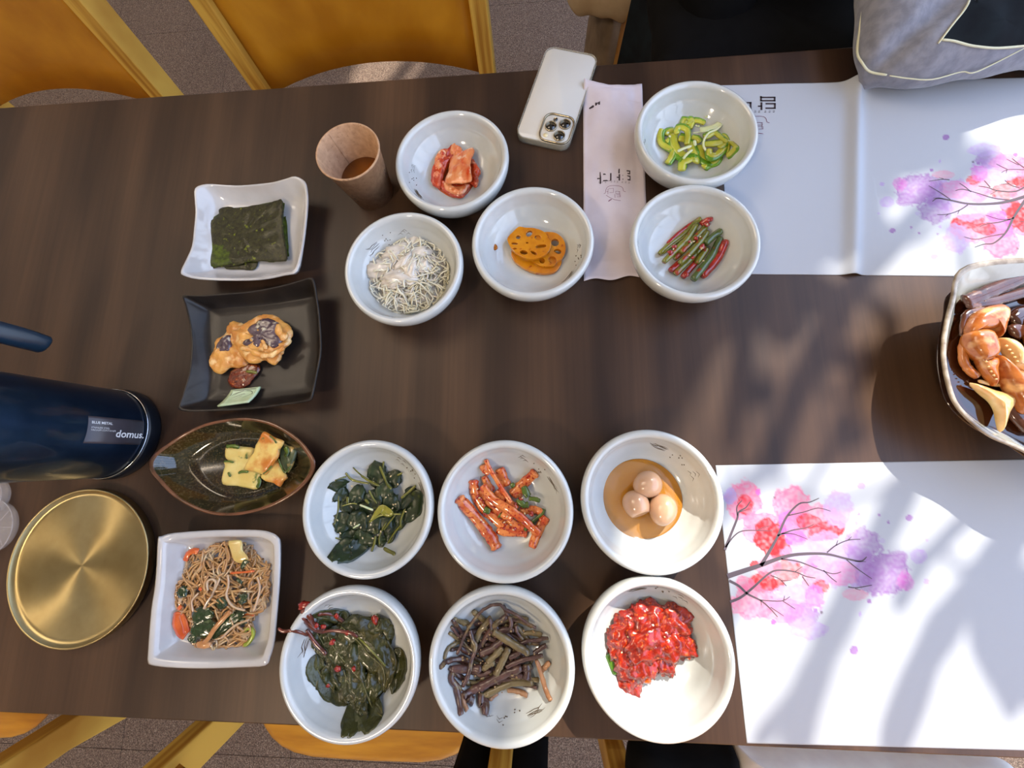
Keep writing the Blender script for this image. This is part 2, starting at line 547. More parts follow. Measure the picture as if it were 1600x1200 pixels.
make_bowl('greens', 'round white bowl holding dark boiled greens with sesame', 4.1, .6, -1)
make_bowl('kimchi', 'round white bowl holding folded cabbage kimchi, beside the paper cup', 4.9, 3.5, 1)
make_bowl('salad', 'round white bowl heaped with shredded cabbage in cream dressing', 5.3, 2.2, 1)
make_bowl('lotus', 'round white bowl holding the yellow lotus root slices', 5.9, -.45, -1)
make_bowl('stems', 'round white bowl holding the sauced green garlic stems', .8, -1.95, 1)
make_bowl('pepper', 'round white bowl holding sliced green peppers, at the far edge of the table', 1.7, -2.7, 1)

# ---------------------------------------------------------------- dishes shaped from an outline
def dish(name, label, pxs, zr, mtl, floor_s=.70, floor_z=.0055, lip=.0035, base_s=.66, rim_mat=None, flare=1.8, per=5, group=None, sink=0.0, world=False, cat='dish'):
    """pxs: list of (px, py) of the rim, zr: rim heights; open dish with walls of real thickness"""
    w = [V(q[0], q[1], 0) if world else unp(q[0], q[1], z) for q, z in zip(pxs, zr)]
    rim = catmull([V(p.x, p.y, z) for p, z in zip(w, zr)], per, True)
    n = len(rim)
    cx = sum(p.x for p in rim)/n; cy = sum(p.y for p in rim)/n
    r = empty(name, (cx, cy, TZ), label, cat, group)
    def ring(s, f):
        return [V(cx+(p.x-cx)*s, cy+(p.y-cy)*s, TZ+f(p.z)) for p in rim]
    L = []
    L.append([V(cx, cy, TZ+.001)]*n)
    L.append(ring(base_s-.03, lambda z: .001))
    L.append(ring(base_s-.02, lambda z: 0))
    L.append(ring(base_s, lambda z: 0))
    L.append(ring(base_s+.03, lambda z: .0025))
    steps = 6
    for i in range(1, steps):
        t = i/steps
        s = base_s+.03+(1-base_s-.03)*t
        L.append(ring(s, lambda z, t=t: .0025+(z-.0045)*t**flare))
    L.append(ring(1.0, lambda z: z-.002))
    wid = math.sqrt(sum((p.x-cx)**2+(p.y-cy)**2 for p in rim)/n)
    e = lip/wid
    L.append(ring(1.0+.002, lambda z: z-.0008))
    L.append(ring(1.0-e*.3, lambda z: z))
    L.append(ring(1.0-e, lambda z: z-.0004))
    L.append(ring(1.0-e*1.3, lambda z: z-.0016))
    for i in range(1, steps+1):
        t = 1-i/steps
        s = floor_s+(1-e*1.3-floor_s)*t
        L.append(ring(s, lambda z, t=t: floor_z+(z-.0016-floor_z)*t**flare))
    L.append(ring(floor_s*.8, lambda z: floor_z-.0003-sink*.5))
    L.append(ring(floor_s*.4, lambda z: floor_z-.0005-sink))
    L.append([V(cx, cy, TZ+floor_z-.0005-sink)]*n)
    vs = [v for l in L for v in l]; fs = []; mi = []
    for i in range(len(L)-1):
        for k in range(n):
            a, b = i*n+k, i*n+(k+1) % n
            fs.append((a, b, b+n, a+n))
    area2 = sum(rim[k].x*rim[(k+1) % n].y-rim[(k+1) % n].x*rim[k].y for k in range(n))
    if area2 < 0: fs = [tuple(reversed(f)) for f in fs]
    m = MB(); m.add(vs, fs)
    if rim_mat:
        lo, hi = 7, 14
        m.m = [1 if lo <= i//n < hi else 0 for i in range(len(fs))]
        m.build('dish_body', [mtl, rim_mat], r)
    else:
        m.build('dish_body', mtl, r)
    return r
c5 = crop(260, 250, 6.154)
sq = c5([(272,268),(380,228),(560,236),(720,240),(1000,213),(1150,176),(1240,154),(1330,205),(1355,300),(1358,420),(1343,600),(1310,850),(1255,1062),(1130,1105),(900,1148),(600,1156),(300,1143),(160,1108),(135,1068),(180,970),(240,830),(262,650),(275,500),(268,380)])
zq = [.030,.026,.023,.023,.028,.034,.038,.036,.032,.028,.025,.028,.036,.032,.026,.024,.028,.034,.036,.031,.027,.024,.024,.027]
d1 = dish('square_dish', 'small white square dish with upswept corners holding seasoned seaweed', sq, zq, m_porc2, .66, lip=.0032, per=3)
c6 = crop(260, 420, 5.22)
bp = c6([(130,215),(250,215),(400,205),(700,180),(950,130),(1110,85),(1172,70),(1205,100),(1232,260),(1250,400),(1262,620),(1252,740),(1230,850),(1212,940),(1190,1035),(1158,1078),(1000,1105),(700,1145),(400,1160),(112,1157),(118,1060),(180,850),(200,650),(192,500),(176,400),(145,280)])
zb_ = [.028,.026,.024,.024,.028,.032,.034,.033,.028,.026,.024,.025,.027,.030,.032,.030,.026,.022,.022,.028,.027,.022,.018,.018,.020,.025]
d2 = dish('black_square_plate', 'black glazed square plate with curled edges holding fried eggplant', bp, zb_, m_black, .80, .005, lip=.0026, base_s=.74, per=3, flare=1.5, cat='plate')
c7 = crop(220, 640, 5.714)
lf = c7([(65,490),(90,425),(150,365),(350,228),(560,128),(800,80),(1000,78),(1200,130),(1400,255),(1515,390),(1555,490),(1515,605),(1400,730),(1200,850),(1000,918),(800,948),(600,930),(400,850),(250,745),(130,615),(85,560)])
d3 = dish('leaf_shaped_dish', 'olive brown leaf-shaped dish with a rust rim holding vegetable pancake', lf, [.028,.027,.026,.024,.024,.024,.024,.024,.024,.025,.026,.025,.024,.024,.024,.024,.024,.025,.026,.027,.028], m_olive, .66, .005, lip=.0035, rim_mat=m_olive_rim, per=4, flare=1.5)
c8 = crop(210, 810, 4.8)
jp = c8([(172,158),(200,135),(300,110),(600,90),(900,88),(1010,105),(1070,140),(1088,200),(1085,450),(1062,750),(1045,930),(1015,1040),(975,1106),(800,1120),(500,1128),(250,1120),(120,1102),(95,1075),(97,1000),(120,700),(150,500),(162,350)])
d4 = dish('square_dish', 'white rounded square dish holding glass noodles with vegetables', jp, [.030,.029,.027,.026,.026,.028,.030,.029,.027,.026,.027,.028,.029,.026,.025,.026,.028,.028,.027,.024,.024,.026], m_porc2, .76, .006, lip=.0065, base_s=.72, per=3, flare=1.6)
# the pale green patch glazed on the edge of the black plate
m_celadon = mat('celadon_glaze', (196,212,176), (176,196,156), 60, .2, coat=.4)
pw = [unp(x, y, .0095) for x, y in c6([(530,988),(768,962),(715,1100),(465,1135)])]
def patchf(u, v):
    a = pw[0].lerp(pw[1], u); b = pw[3].lerp(pw[2], u)
    p = a.lerp(b, v)
    return V(p.x, p.y, TZ+.0075+.010*v**2+(.0006 if u in (0,1) else 0))
m = MB(); m.sheet(patchf, 9, 9, .0022); m.build('green_patch', m_celadon, d2)
m = MB()
def onp(u, v): 
    q = patchf(u*.98+.01, v); return V(q.x, q.y, q.z+.0022)
for a, b, cv in (((.08,.08),(.92,.1),.02),((.92,.1),(.88,.8),.0),((.08,.08),(.1,.85),0),((.1,.85),(.88,.82),.02),((.12,.35),(.5,.15),.08),((.12,.6),(.6,.35),.1),((.3,.8),(.9,.35),-.1),((.2,.8),(.5,.45),.12),((.5,.15),(.85,.5),.1),((.55,.8),(.88,.55),-.06),((.12,.5),(.4,.8),-.1)):
    pts = []
    for k in range(6):
        t = k/5; o_ = cv*math.sin(PI*t)
        pts.append(onp(min(.98,max(.02,a[0]+(b[0]-a[0])*t+o_)), min(.98,max(.02,a[1]+(b[1]-a[1])*t-o_))))
    m.strand(pts, .0011, .0006, 4, .5)
m.build('leaf_drawing', m_ink, d2)
# steps inside the leaf-shaped dish
# ---------------------------------------------------------------- brass dish
m_brass = mat('brushed_brass', (190,172,126), (176,156,110), 30, 0.36, metal=1.0, aniso=.85)
bc = (-.5455, -.1245)
r = empty('brass_plate', (bc[0], bc[1], TZ), 'round brushed brass plate with a thin rim', 'plate')
pf = [(0,.0),(.080,.0),(.0865,.001),(.0884,.004),(.0886,.0105),(.0884,.0125),(.0874,.0130),(.0864,.0122),(.0845,.0090),(.0815,.0080),(.0790,.0074),(.04,.0070),(.001,.0070),(0,.0070)]
MB().lathe(pf, (bc[0], bc[1], TZ), 128).build('plate_body', m_brass, r)

# ---------------------------------------------------------------- paper cup
m_kraft = mat('kraft_paper', (190,152,118), (172,134,102), 160, .75, c3=(150,112,84), c3at=(.6,.75), c3scale=300)
cc = (-.2225, .3575)
cup = empty('paper_cup', (cc[0], cc[1], TZ), 'brown kraft paper cup with a little tea left in it', 'cup')
CH = .0755
MB().lathe([(0,.004),(.0255,.004),(.0262,.0),(.0270,0),(.0372,CH-.003),(.0385,CH-.0028),(.0392,CH-.0014),(.0388,CH-.0002),(.0376,CH),(.0366,CH-.001),(.0262,.008),(.0258,.0065),(0,.006)], (cc[0], cc[1], TZ), 72).build('cup_body', m_kraft, cup)
m_tea = mat('tea', (156,92,30), rough=.03, alpha=.7, ior=1.33)
MB().lathe([(0,.0068),(.0258,.0085),(.0293,.031),(.0,.031)], (cc[0], cc[1], TZ), 48).build('tea', m_tea, cup)
sm = MB()
sa = math.radians(135)
def cs(h, da=0, dr=.0): 
    rr = .0262+(.0366-.0262)*(h-.008)/(CH-.009)-.0004-dr
    return V(cc[0]+rr*math.cos(sa+da), cc[1]+rr*math.sin(sa+da), TZ+h)
sm.strand([cs(h) for h in (.024,.04,.055,CH-.002)], .0011, .0005, 4)
sm.build('seam', m_kraft, cup)
m = MB()
def co(h, a): 
    rr = .0270+(.0372-.0270)*h/CH+.0002
    return V(cc[0]+rr*math.cos(a), cc[1]+rr*math.sin(a), TZ+h)
for a0, hs in ((-.12,(.030,.036,.043,.050)),(-1.95,(.020,.027,.034))):
    for q, h in enumerate(hs):
        m = MB(); m.strand([co(h, a0), co(h+.003, a0+.03), co(h+.001, a0+.09)], .0009, .0003, 4)
        m.build('printed_mark', m_ink, cup)

# ---------------------------------------------------------------- vacuum jug
m_jug = mat('dark_blue_steel', (40,64,94), (32,54,82), 40, .36, metal=.9, coat=.3)
m_jugb = mat('jug_base_plastic', (12,18,26), rough=.35)
m_ring = mat('polished_ring', (190,196,204), rough=.15, metal=1)
kc = (-.533, .031)
jug = empty('vacuum_jug', (kc[0], kc[1], TZ), 'tall dark blue steel vacuum jug with a black-blue handle', 'jug')
MB().lathe([(0,.001),(.050,.001),(.0545,0),(.0560,.003),(.0560,.014),(.0548,.0175),(0,.0175)], (kc[0],kc[1],TZ), 96).build('base', m_jugb, jug)
MB().lathe([(.0535,.0172),(.0552,.0172),(.0552,.0186),(.0535,.0186)], (kc[0],kc[1],TZ), 96, closed=True).build('trim_ring', m_ring, jug)
MB().lathe([(0,.018),(.0505,.018),(.0535,.0200),(.0540,.026),(.0540,.190),(.0500,.204),(.038,.214),(0,.214)], (kc[0],kc[1],TZ), 96).build('jug_body', m_jug, jug)
MB().lathe([(0,.2135),(.036,.2135),(.036,.235),(.032,.241),(0,.242)], (kc[0],kc[1],TZ), 64).build('lid', m_jugb, jug)
hd = [V(-.555,.06,.226), V(-.565,.100,.226), V(-.565,.122,.215), V(-.560,.129,.19), V(-.548,.128,.15), V(-.536,.124,.115), V(-.532,.121,.094)]
m = MB(); m.strand(catmull([p+V(0,0,TZ) for p in hd], 6), .022, .014, 12, .8); m.build('handle', mat('handle_plastic', (26,44,60), rough=.32), jug)
# label along the jug, facing the middle of the table
m_lab = mat('jug_label', (64,60,66), (58,54,60), 20, .35)
m_lab_red = mat('jug_label_red', (96,44,44), rough=.35)
m_white = mat('print_white', (206,208,210), rough=.5)
AX = -.02     # direction angle of the label centre
def jl(u, v, dr):      # u along the axis (height), v across, both in metres
    a = AX + v/.054
    return V(kc[0]+(.054+dr)*math.cos(a), kc[1]+(.054+dr)*math.sin(a), TZ+u)
m = MB(); m.sheet(lambda u, v: jl(.0225+.0605*(1-u), -.0135+.0290*v, .0005), 3, 12, .0003); m.build('label', m_lab, jug)

def text_polys(txt, size, font_bold=0.0):
    cu = bpy.data.curves.new('t', 'FONT'); cu.body = txt; cu.size = size; cu.offset = font_bold
    cu.resolution_u = 3
    o = bpy.data.objects.new('t', cu); COL.objects.link(o)
    dg = bpy.context.evaluated_depsgraph_get()
    me = bpy.data.meshes.new_from_object(o.evaluated_get(dg))
    vs = [v.co.copy() for v in me.vertices]; fs = [tuple(p.vertices) for p in me.polygons]
    bpy.data.objects.remove(o); bpy.data.meshes.remove(me); bpy.data.curves.remove(cu)
    return vs, fs
def place_text(txt, size, bold, fn, name, mtl, parent):
    vs, fs = text_polys(txt, size, bold)
    if not vs: return None
    m = MB(); m.add([fn(v.x, v.y) for v in vs], fs)
    return m.build(name, mtl, parent, False)
# text runs down the jug: x of the text = towards the base
place_text('domus.', .0112, .0002, lambda x, y: jl(.0540-x, -.0055+y, .0009), 'lettering', m_white, jug)
place_text('BLUE METAL', .0038, .0001, lambda x, y: jl(.0800-x, .0075+y, .0009), 'lettering', m_white, jug)
place_text('STAINLESS STEEL\nVACUUM CONTAINER', .0025, 0, lambda x, y: jl(.0800-x, .0025+y, .0009), 'lettering', m_white, jug)

# ---------------------------------------------------------------- phone
m_phone = mat('frosted_white_glass', (214,212,206), (208,206,200), 8, .38, coat=.5)
m_gold = mat('phone_frame_gold', (176,164,140), rough=.22, metal=.9)
m_case = mat('clear_case', (200,196,180), rough=.06, alpha=.35, ior=1.45)
m_lens = mat('lens_glass', (8,8,12), rough=.04, coat=1)
pc = [unp(x, y, .011) for x, y in ((856,68),(935,82),(888,233),(804,213))]
ctr = sum(pc, Vector((0,0,0)))/4
ux = ((pc[1]-pc[0])+(pc[2]-pc[3])); ux.z = 0; ux.normalize()
uy = V(-ux.y, ux.x, 0)
PWD, PHT = .0745, .1495
def rrect(w, h, r, n=7, sq=1.0):
    o = []
    for cxx, cyy, a0 in ((w/2-r, h/2-r, 0), (-w/2+r, h/2-r, PI/2), (-w/2+r, -h/2+r, PI), (w/2-r, -h/2+r, 1.5*PI)):
        for k in range(n):
            a = a0+PI/2*k/(n-1)
            o.append((cxx+r*math.cos(a), cyy+r*math.sin(a)))
    return o
def prism(m, out, z0, z1, ch=0.0, f=None):
    f = f or (lambda x, y, z: V(x, y, z))
    n = len(out)
    if ch:
        cx_ = sum(p[0] for p in out)/n; cy_ = sum(p[1] for p in out)/n
        def sh(o, d):
            return [(x-d*math.copysign(min(1, abs(x-cx_)/.002), x-cx_), y-d*math.copysign(min(1, abs(y-cy_)/.002), y-cy_)) for x, y in o]
        L = [[f(x,y,z0) for x,y in sh(out,ch)], [f(x,y,z0+ch) for x,y in out], [f(x,y,z1-ch) for x,y in out], [f(x,y,z1) for x,y in sh(out,ch)]]
    else: L = [[f(x,y,z0) for x,y in out], [f(x,y,z1) for x,y in out]]
    vs = [v for l in L for v in l]; fs = [tuple(reversed(range(n))), tuple(range(len(vs)-n, len(vs)))]
    for i in range(len(L)-1):
        for k in range(n):
            a, b = i*n+k, i*n+(k+1) % n
            fs.append((a, b, b+n, a+n))
    m.add(vs, fs)
fp = lambda x, y, z: V(ctr.x+ux.x*x+uy.x*y, ctr.y+ux.y*x+uy.y*y, TZ+z)
ph = empty('smartphone', (ctr.x, ctr.y, TZ), 'white smartphone in a clear case lying face down at the far table edge', 'phone')
m = MB(); prism(m, rrect(PWD-.003, PHT-.003, .0115), .0012, .0092, .0008, fp); m.build('phone_body', m_phone, ph, True, 0)
m = MB(); prism(m, rrect(PWD-.0022, PHT-.0022, .0118), .0020, .0086, .0006, fp); m.build('metal_frame', m_gold, ph, True)
m = MB()     # case: a ring around the sides
o1, o2 = rrect(PWD, PHT, .013), rrect(PWD-.0020, PHT-.0020, .012)
nn_ = len(o1)
vs = [fp(x,y,0) for x,y in o1]+[fp(x,y,.0100) for x,y in o1]+[fp(x,y,.0105) for x,y in o2]+[fp(x,y,.0) for x,y in o2]
fs = []
for i in range(4):
    for k in range(nn_):
        a, b = i*nn_+k, i*nn_+(k+1) % nn_
        c_, d_ = ((i+1) % 4)*nn_+(k+1) % nn_, ((i+1) % 4)*nn_+k
        fs.append((a, b, c_, d_))
m.add(vs, fs).build('clear_case', m_case, ph, True)
# camera island, lower right of the back as seen
cam_c = (PWD/2-.0225, -PHT/2+.0225)
fi = lambda x, y, z: fp(cam_c[0]+x, cam_c[1]+y, z)
m = MB(); prism(m, rrect(.039, .040, .010), .009, .0113, .0006, fi); m.build('camera_island', m_phone, ph, True)
m = MB()
oo1, oo2 = rrect(.0425,.0435,.0115), rrect(.0395,.0405,.0102)
n_ = len(oo1)
vs = [fi(x,y,.0100) for x,y in oo1]+[fi(x,y,.0126) for x,y in oo1]+[fi(x,y,.0126) for x,y in oo2]+[fi(x,y,.0100) for x,y in oo2]
m.add(vs, [((i*n_+k), i*n_+(k+1) % n_, ((i+1) % 4)*n_+(k+1) % n_, ((i+1) % 4)*n_+k) for i in range(4) for k in range(n_)]).build('camera_guard_ring', m_gold, ph, True)
for lx, ly in ((-.0085,.0010),(.0090,.0085),(.0065,-.0105)):
    q = fi(lx, ly, 0)
    rg = MB().lathe([(.0066,.0110),(.0078,.0110),(.0078,.0132),(.0070,.0136),(.0066,.0132)], (q.x,q.y,TZ), 32, closed=True).build('lens_ring', m_gold, ph)
    MB().lathe([(0,.0108),(.0067,.0108),(.0067,.0128),(.0,.0130)], (q.x,q.y,TZ), 32).build('lens', m_lens, ph)
q = fi(-.0055,.0130,0); MB().lathe([(0,.011),(.0028,.011),(.0028,.0122),(0,.0124)], (q.x,q.y,TZ), 24).build('lens', m_lens, ph)
m_flash = mat('flash_cover', (236,222,176), rough=.2)
q = fi(-.0115,-.0130,0); MB().lathe([(0,.011),(.0030,.011),(.0030,.0120),(0,.0122)], (q.x,q.y,TZ), 24).build('flash', m_flash, ph)
# ================================================================ food
R = random.Random(11)
def food(m, name, mtl, label, cat, group=None, kind=None, smooth=True):
    o = m.build(name, mtl, None, smooth)
    return props(o, label, cat, group, kind)
def lift(pts, dz):
    return [V(p.x, p.y, p.z+dz) for p in pts]
def settle(nm, pts, r):
    """keeps a path above the inside of bowl nm"""
    return [V(p.x, p.y, max(p.z, TZ+bz(nm, p.x, p.y)+r)) for p in pts]
def jitter(pts, a):
    return [V(p.x+R.uniform(-a,a), p.y+R.uniform(-a,a), p.z+R.uniform(-a,a)) for p in pts]
def leaf_m(pts, wid, th=.0006, seed=0, crink=.0022, cup=.15, nu=16, nv=7, base=.25, tip=.05, zmin=None, ragged=0.0):
    """a soft cooked leaf along pts"""
    P = pts; n = len(P)
    off = V(seed*3.3, seed*7.7, 2)
    def fn(u, v):
        t = u*(n-1); i = min(int(t), n-2); p = P[i].lerp(P[i+1], t-i)
        d = (P[min(i+1,n-1)]-P[max(i-1,0)]); d.z = 0
        if d.length < 1e-6: d = V(1,0,0)
        d.normalize(); s = V(-d.y, d.x, 0)
        w = wid*(base+(1-base)*math.sin(PI*min(1, u**.75*1.02))**.8) if u < .5 else wid*max(tip, math.sin(PI*(u**.75))**.8)
        x = (v-.5)*2
        e = 1+ragged*noise.noise(V(u*9, x*2, seed))
        q = p+s*(x*w/2*e)
        cz = crink*noise.fractal(V(q.x*130, q.y*130, 0)+off, 1, 2, 3)+crink*.9*noise.noise(V(u*3, x*2, 1)+off)
        q.z = p.z - cup*w*x*x + cz*(.4+.6*abs(x)) 
        if zmin is not None: q.z = max(q.z, zmin(q.x, q.y))
        return q
    m = MB(); m.sheet(fn, nu, nv, -th)
    return m
def seed_m(p, ang, l=.0030, w=.0018, h=.0012, s=0):
    m = MB(); m.blob(p, (l/2, w/2, h/2), s, .08, 1, ang, 1)
    return m

def where(nm, px, tight=.018):
    """words for the place of a piece in its bowl, read from above"""
    q = unp(px[len(px)//2][0], px[len(px)//2][1], .02); c = BOWLS[nm]
    dx, dy = q.x-c[0], q.y-c[1]
    if math.hypot(dx, dy) < tight*.55: return 'centre'
    v = '' if abs(dy) < .38*abs(dx) else ('upper' if dy > 0 else 'lower')
    h = '' if abs(dx) < .38*abs(dy) else ('right' if dx > 0 else 'left')
    w = (v+' '+h).strip()
    return w+(' side' if math.hypot(dx, dy) < tight*1.35 else ' edge')
# ---- quail eggs in broth
m_egg = mat('soy_egg', (196,158,128), (182,142,112), 30, .2, sss=.12, coat=.5)
m_broth = mat('soy_broth', (196,132,40), rough=.03, alpha=.62, ior=1.33)
def disc(c, r, z0, z1, name, mtl, label, cat, n=72, wob=.012, ph=0):
    m = MB(); m.lathe([(0,z0),(r*.8,z0),(r,z1-.0006),(r-.0006,z1),(r*.6,z1),(0,z1)], (c[0], c[1], TZ), n, wob, ph)
    return food(m, name, mtl, label, cat, kind='stuff')
ec = BOWLS['egg']
disc((ec[0]-.0025, ec[1]-.0012), .0430, .0092, .0140, 'broth', m_broth, 'amber soy broth pooled around the three small eggs', 'broth')
c9 = crop(900, 660, 4.8)
def egg(px, py, ang, rl, rs, label, tip=0.0):
    p = unp(px, py, .022)
    m = MB(); rings = []
    n = 24; mm = 15; vs = []; fs = []
    for i in range(mm+1):
        t = PI*i/mm
        for k in range(n):
            a = 2*PI*k/n
            x = -math.cos(t)*rl; rr = rs*math.sin(t)*(1-.12*math.cos(PI-t)*-1)
            v = V(x, rr*math.cos(a), rr*math.sin(a))
            if tip and v.x < -rl*tip: v.x = -rl*tip
            v = Matrix.Rotation(ang, 3, 'Z') @ (Matrix.Rotation(.35, 3, 'Y') @ v)
            vs.append(V(p.x+v.x, p.y+v.y, TZ+.0092+rs*1.04+v.z))
    for i in range(mm):
        for k in range(n):
            a, b = i*n+k, i*n+(k+1) % n
            fs.append((a, a+n, b+n, b))
    m.add(vs, fs); 
    food(m, 'quail_egg', m_egg, label, 'egg', 'peeled quail eggs in broth')
egg(*c9([(530,465)])[0], .3, .0158, .0140, 'topmost of the three peeled quail eggs in broth')
egg(*c9([(450,620)])[0], 1.9, .0158, .0138, 'lower left of the three peeled quail eggs, one end cut flat', .66)
egg(*c9([(645,655)])[0], 1.2, .0168, .0142, 'lower right of the three peeled quail eggs in broth')

# ---- lotus root
m_lotus = mat('soy_lotus', (206,136,22), (188,112,12), 70, .16, coat=.6, sss=.15, c3=(150,66,12), c3at=(.62,.70), c3scale=190)
c10 = crop(730, 280, 6.155)
def lotus(out_px, holes_px, z, th, tilt, label):
    bm = bmesh.new()
    def loop(pts):
        vs = [bm.verts.new((p[0], p[1], 0)) for p in pts]
        es = [bm.edges.new((vs[i], vs[(i+1) % len(vs)])) for i in range(len(vs))]
        return es
    es = loop(outl(c10(out_px), z+th, 4))
    for cx, cy, rx, ry, a in holes_px:
        pts = [(cx+rx*math.cos(t)*math.cos(a)-ry*math.sin(t)*math.sin(a), cy+rx*math.cos(t)*math.sin(a)+ry*math.sin(t)*math.cos(a)) for t in [2*PI*k/12 for k in range(12)]]
        es += loop([(q.x, q.y) for q in [unp(x, y, z+th) for x, y in c10(pts)]])
    g = bmesh.ops.triangle_fill(bm, use_beauty=True, use_dissolve=False, edges=es)
    fcs = [f for f in g['geom'] if isinstance(f, bmesh.types.BMFace)]
    bmesh.ops.recalc_face_normals(bm, faces=bm.faces)
    ex = bmesh.ops.extrude_face_region(bm, geom=fcs)
    nv = [v for v in ex['geom'] if isinstance(v, bmesh.types.BMVert)]
    for v in nv: v.co.z += th
    bmesh.ops.recalc_face_normals(bm, faces=bm.faces)
    cx = sum(v.co.x for v in bm.verts)/len(bm.verts); cy = sum(v.co.y for v in bm.verts)/len(bm.verts)
    for v in bm.verts:
        zz = v.co.z
        v.co.z = TZ+z+zz+tilt[0]*(v.co.x-cx)+tilt[1]*(v.co.y-cy)+.0006*noise.noise(v.co*90)
        if zz == 0: v.co.z = max(v.co.z, TZ+bz('lotus', v.co.x, v.co.y)+.0002)
    m = MB(); bm.verts.ensure_lookup_table()
    m.add([v.co.copy() for v in bm.verts], [tuple(v.index for v in f.verts) for f in bm.faces]); bm.free()
    o = m.build('lotus_root_slice', m_lotus, None, False)
    b = o.modifiers.new('bevel', 'BEVEL'); b.width = .0007; b.segments = 2; b.limit_method = 'ANGLE'
    props(o, label, 'vegetable', 'soy-braised lotus root slices')
lotus([(430,700),(560,640),(760,650),(880,720),(910,790),(860,880),(760,905),(640,890),(540,850),(450,780)],
      [(560,740,40,25,0),(680,800,30,22,0),(790,820,36,24,.5),(700,710,30,24,0)], .0100, .0060, (0,0), 'bottom lotus root slice, mostly covered by the two others')
lotus([(700,530),(770,512),(860,525),(930,590),(945,690),(910,760),(860,790),(830,830),(720,832),(650,800),(600,740),(640,600)],
      [(845,610,38,36,0),(870,693,36,24,.2),(820,775,42,34,.4),(720,780,30,26,1)], .0155, .0050, (0,.05), 'right hand lotus root slice, tucked under the topmost one')
lotus([(495,442),(560,450),(640,458),(720,490),(770,540),(803,610),(795,680),(740,745),(660,775),(590,775),(500,735),(430,670),(392,600),(388,550),(440,490)],
      [(595,515,34,28,-.8),(490,550,22,20,0),(680,560,32,26,.4),(455,615,32,12,.1),(458,668,20,9,0),(710,650,52,18,-.1),(545,708,38,22,.2),(640,715,36,14,.6),(577,610,12,9,0)], .0205, .0045, (.05,-.12), 'topmost lotus root slice with nine round holes')
m_soy = mat('thin_soy_sauce', (176,104,24), rough=.05, alpha=.75, ior=1.33)
q = unp(*c10([(266,658)])[0], .016)
m = MB(); m.blob(V(q.x, q.y, TZ+bz('lotus', q.x, q.y)+.0004), (.0036,.0052,.0007), 3, .15, sub=2, rot=.6)
food(m, 'sauce_drop', m_soy, 'amber sauce drop on the left wall of the lotus bowl', 'sauce')
o = outl(c10([(420,690),(520,640),(800,700),(880,800),(850,890),(700,915),(600,890),(500,830)]), .011, 4)
m = MB(); m.slab(o, TZ+.0091, .0012, rings=(0,.5,.85,1)); food(m, 'soy_sauce', m_soy, 'thin soy sauce under the lotus root slices', 'sauce', kind='stuff')

# ---- cabbage kimchi
m_kim = mat('kimchi_leaf', (224,142,88), (196,66,20), 70, .2, coat=.5, sss=.1, lo=.42, hi=.62, c3=(236,186,146), c3at=(.56,.70), c3scale=110, stretch=(1,.3,1), bump=1.0, bscale=170, bdist=.0014)
m_kimr = mat('kimchi_red', (196,66,22), (164,40,12), 60, .15, coat=.7, c3=(224,130,88), c3at=(.56,.66), c3scale=130, bump=1.0, bscale=200, bdist=.0014)
c11 = crop(610, 160, 6.67)
def kim(px, z, th, mt, label, seed, tilt=(0,0), amp=.0010):
    o = outl(c11(px), z+th, 4)
    cx = sum(p[0] for p in o)/len(o); cy = sum(p[1] for p in o)/len(o)
    m = MB(); m.slab(o, TZ+z, th, amp*1.6, 150, seed, rings=(0,.2,.4,.55,.7,.8,.9,.96,1), dome=.001, zf=lambda x, y: (x-cx)*tilt[0]+(y-cy)*tilt[1], rough=.0012)
    food(m, 'kimchi_piece', mt, label, 'kimchi', 'pieces of cabbage kimchi')
o = outl(c11([(400,650),(500,560),(700,520),(880,640),(880,820),(760,980),(640,985),(520,920),(400,840),(372,740)]), .011, 4)
m = MB(); m.slab(o, TZ+.0090, .0012, .0002, rings=(0,.5,.85,1)); food(m, 'kimchi_juice', mat('kimchi_juice', (206,92,40), rough=.05, alpha=.7), 'orange kimchi juice spreading under the kimchi', 'sauce', kind='stuff')
kim([(470,560),(520,500),(560,480),(590,520),(560,620),(520,720),(470,760),(440,700)], .0150, .005, m_kim, 'narrow paler leaf along the left of the kimchi heap', 7, (-.2,.1), .0026)
kim([(660,425),(700,440),(745,470),(760,520),(700,560),(640,540),(620,480)], .0170, .005, m_kim, 'kimchi piece standing up at the top of the heap', 8, (0,.1), .002)
kim([(800,800),(850,760),(905,770),(915,820),(890,860),(850,850)], .0120, .005, m_kimr, 'small red kimchi scrap at the lower right of the heap', 9, (0,0), .002)
kim([(560,820),(640,860),(720,870),(800,860),(770,930),(700,960),(620,930),(560,880)], .0150, .004, m_kim, 'kimchi piece showing under the large folded leaf', 10, (0,0), .0016)
kim([(500,800),(600,830),(760,850),(840,840),(800,900),(750,975),(650,970),(540,900)], .0102, .006, m_kimr, 'lowest red kimchi piece at the bottom of the heap', 1)
kim([(840,560),(880,600),(930,680),(935,720),(900,780),(905,850),(860,850),(820,700)], .0105, .008, m_kimr, 'right hand kimchi piece with a pale edge', 2, (.2,0))
kim([(550,480),(600,470),(665,425),(745,470),(640,560),(560,700),(515,850),(480,860),(425,830),(415,740),(470,600)], .0120, .008, m_kimr, 'left hand frilly red kimchi leaf', 3, (-.1,.1), .0026)
kim([(620,520),(700,500),(770,458),(855,440),(865,520),(835,620),(845,740),(850,855),(700,860),(570,828),(600,700),(610,600)], .0205, .0045, m_kim, 'large pale orange kimchi leaf folded over the top', 4, (.15,-.18))

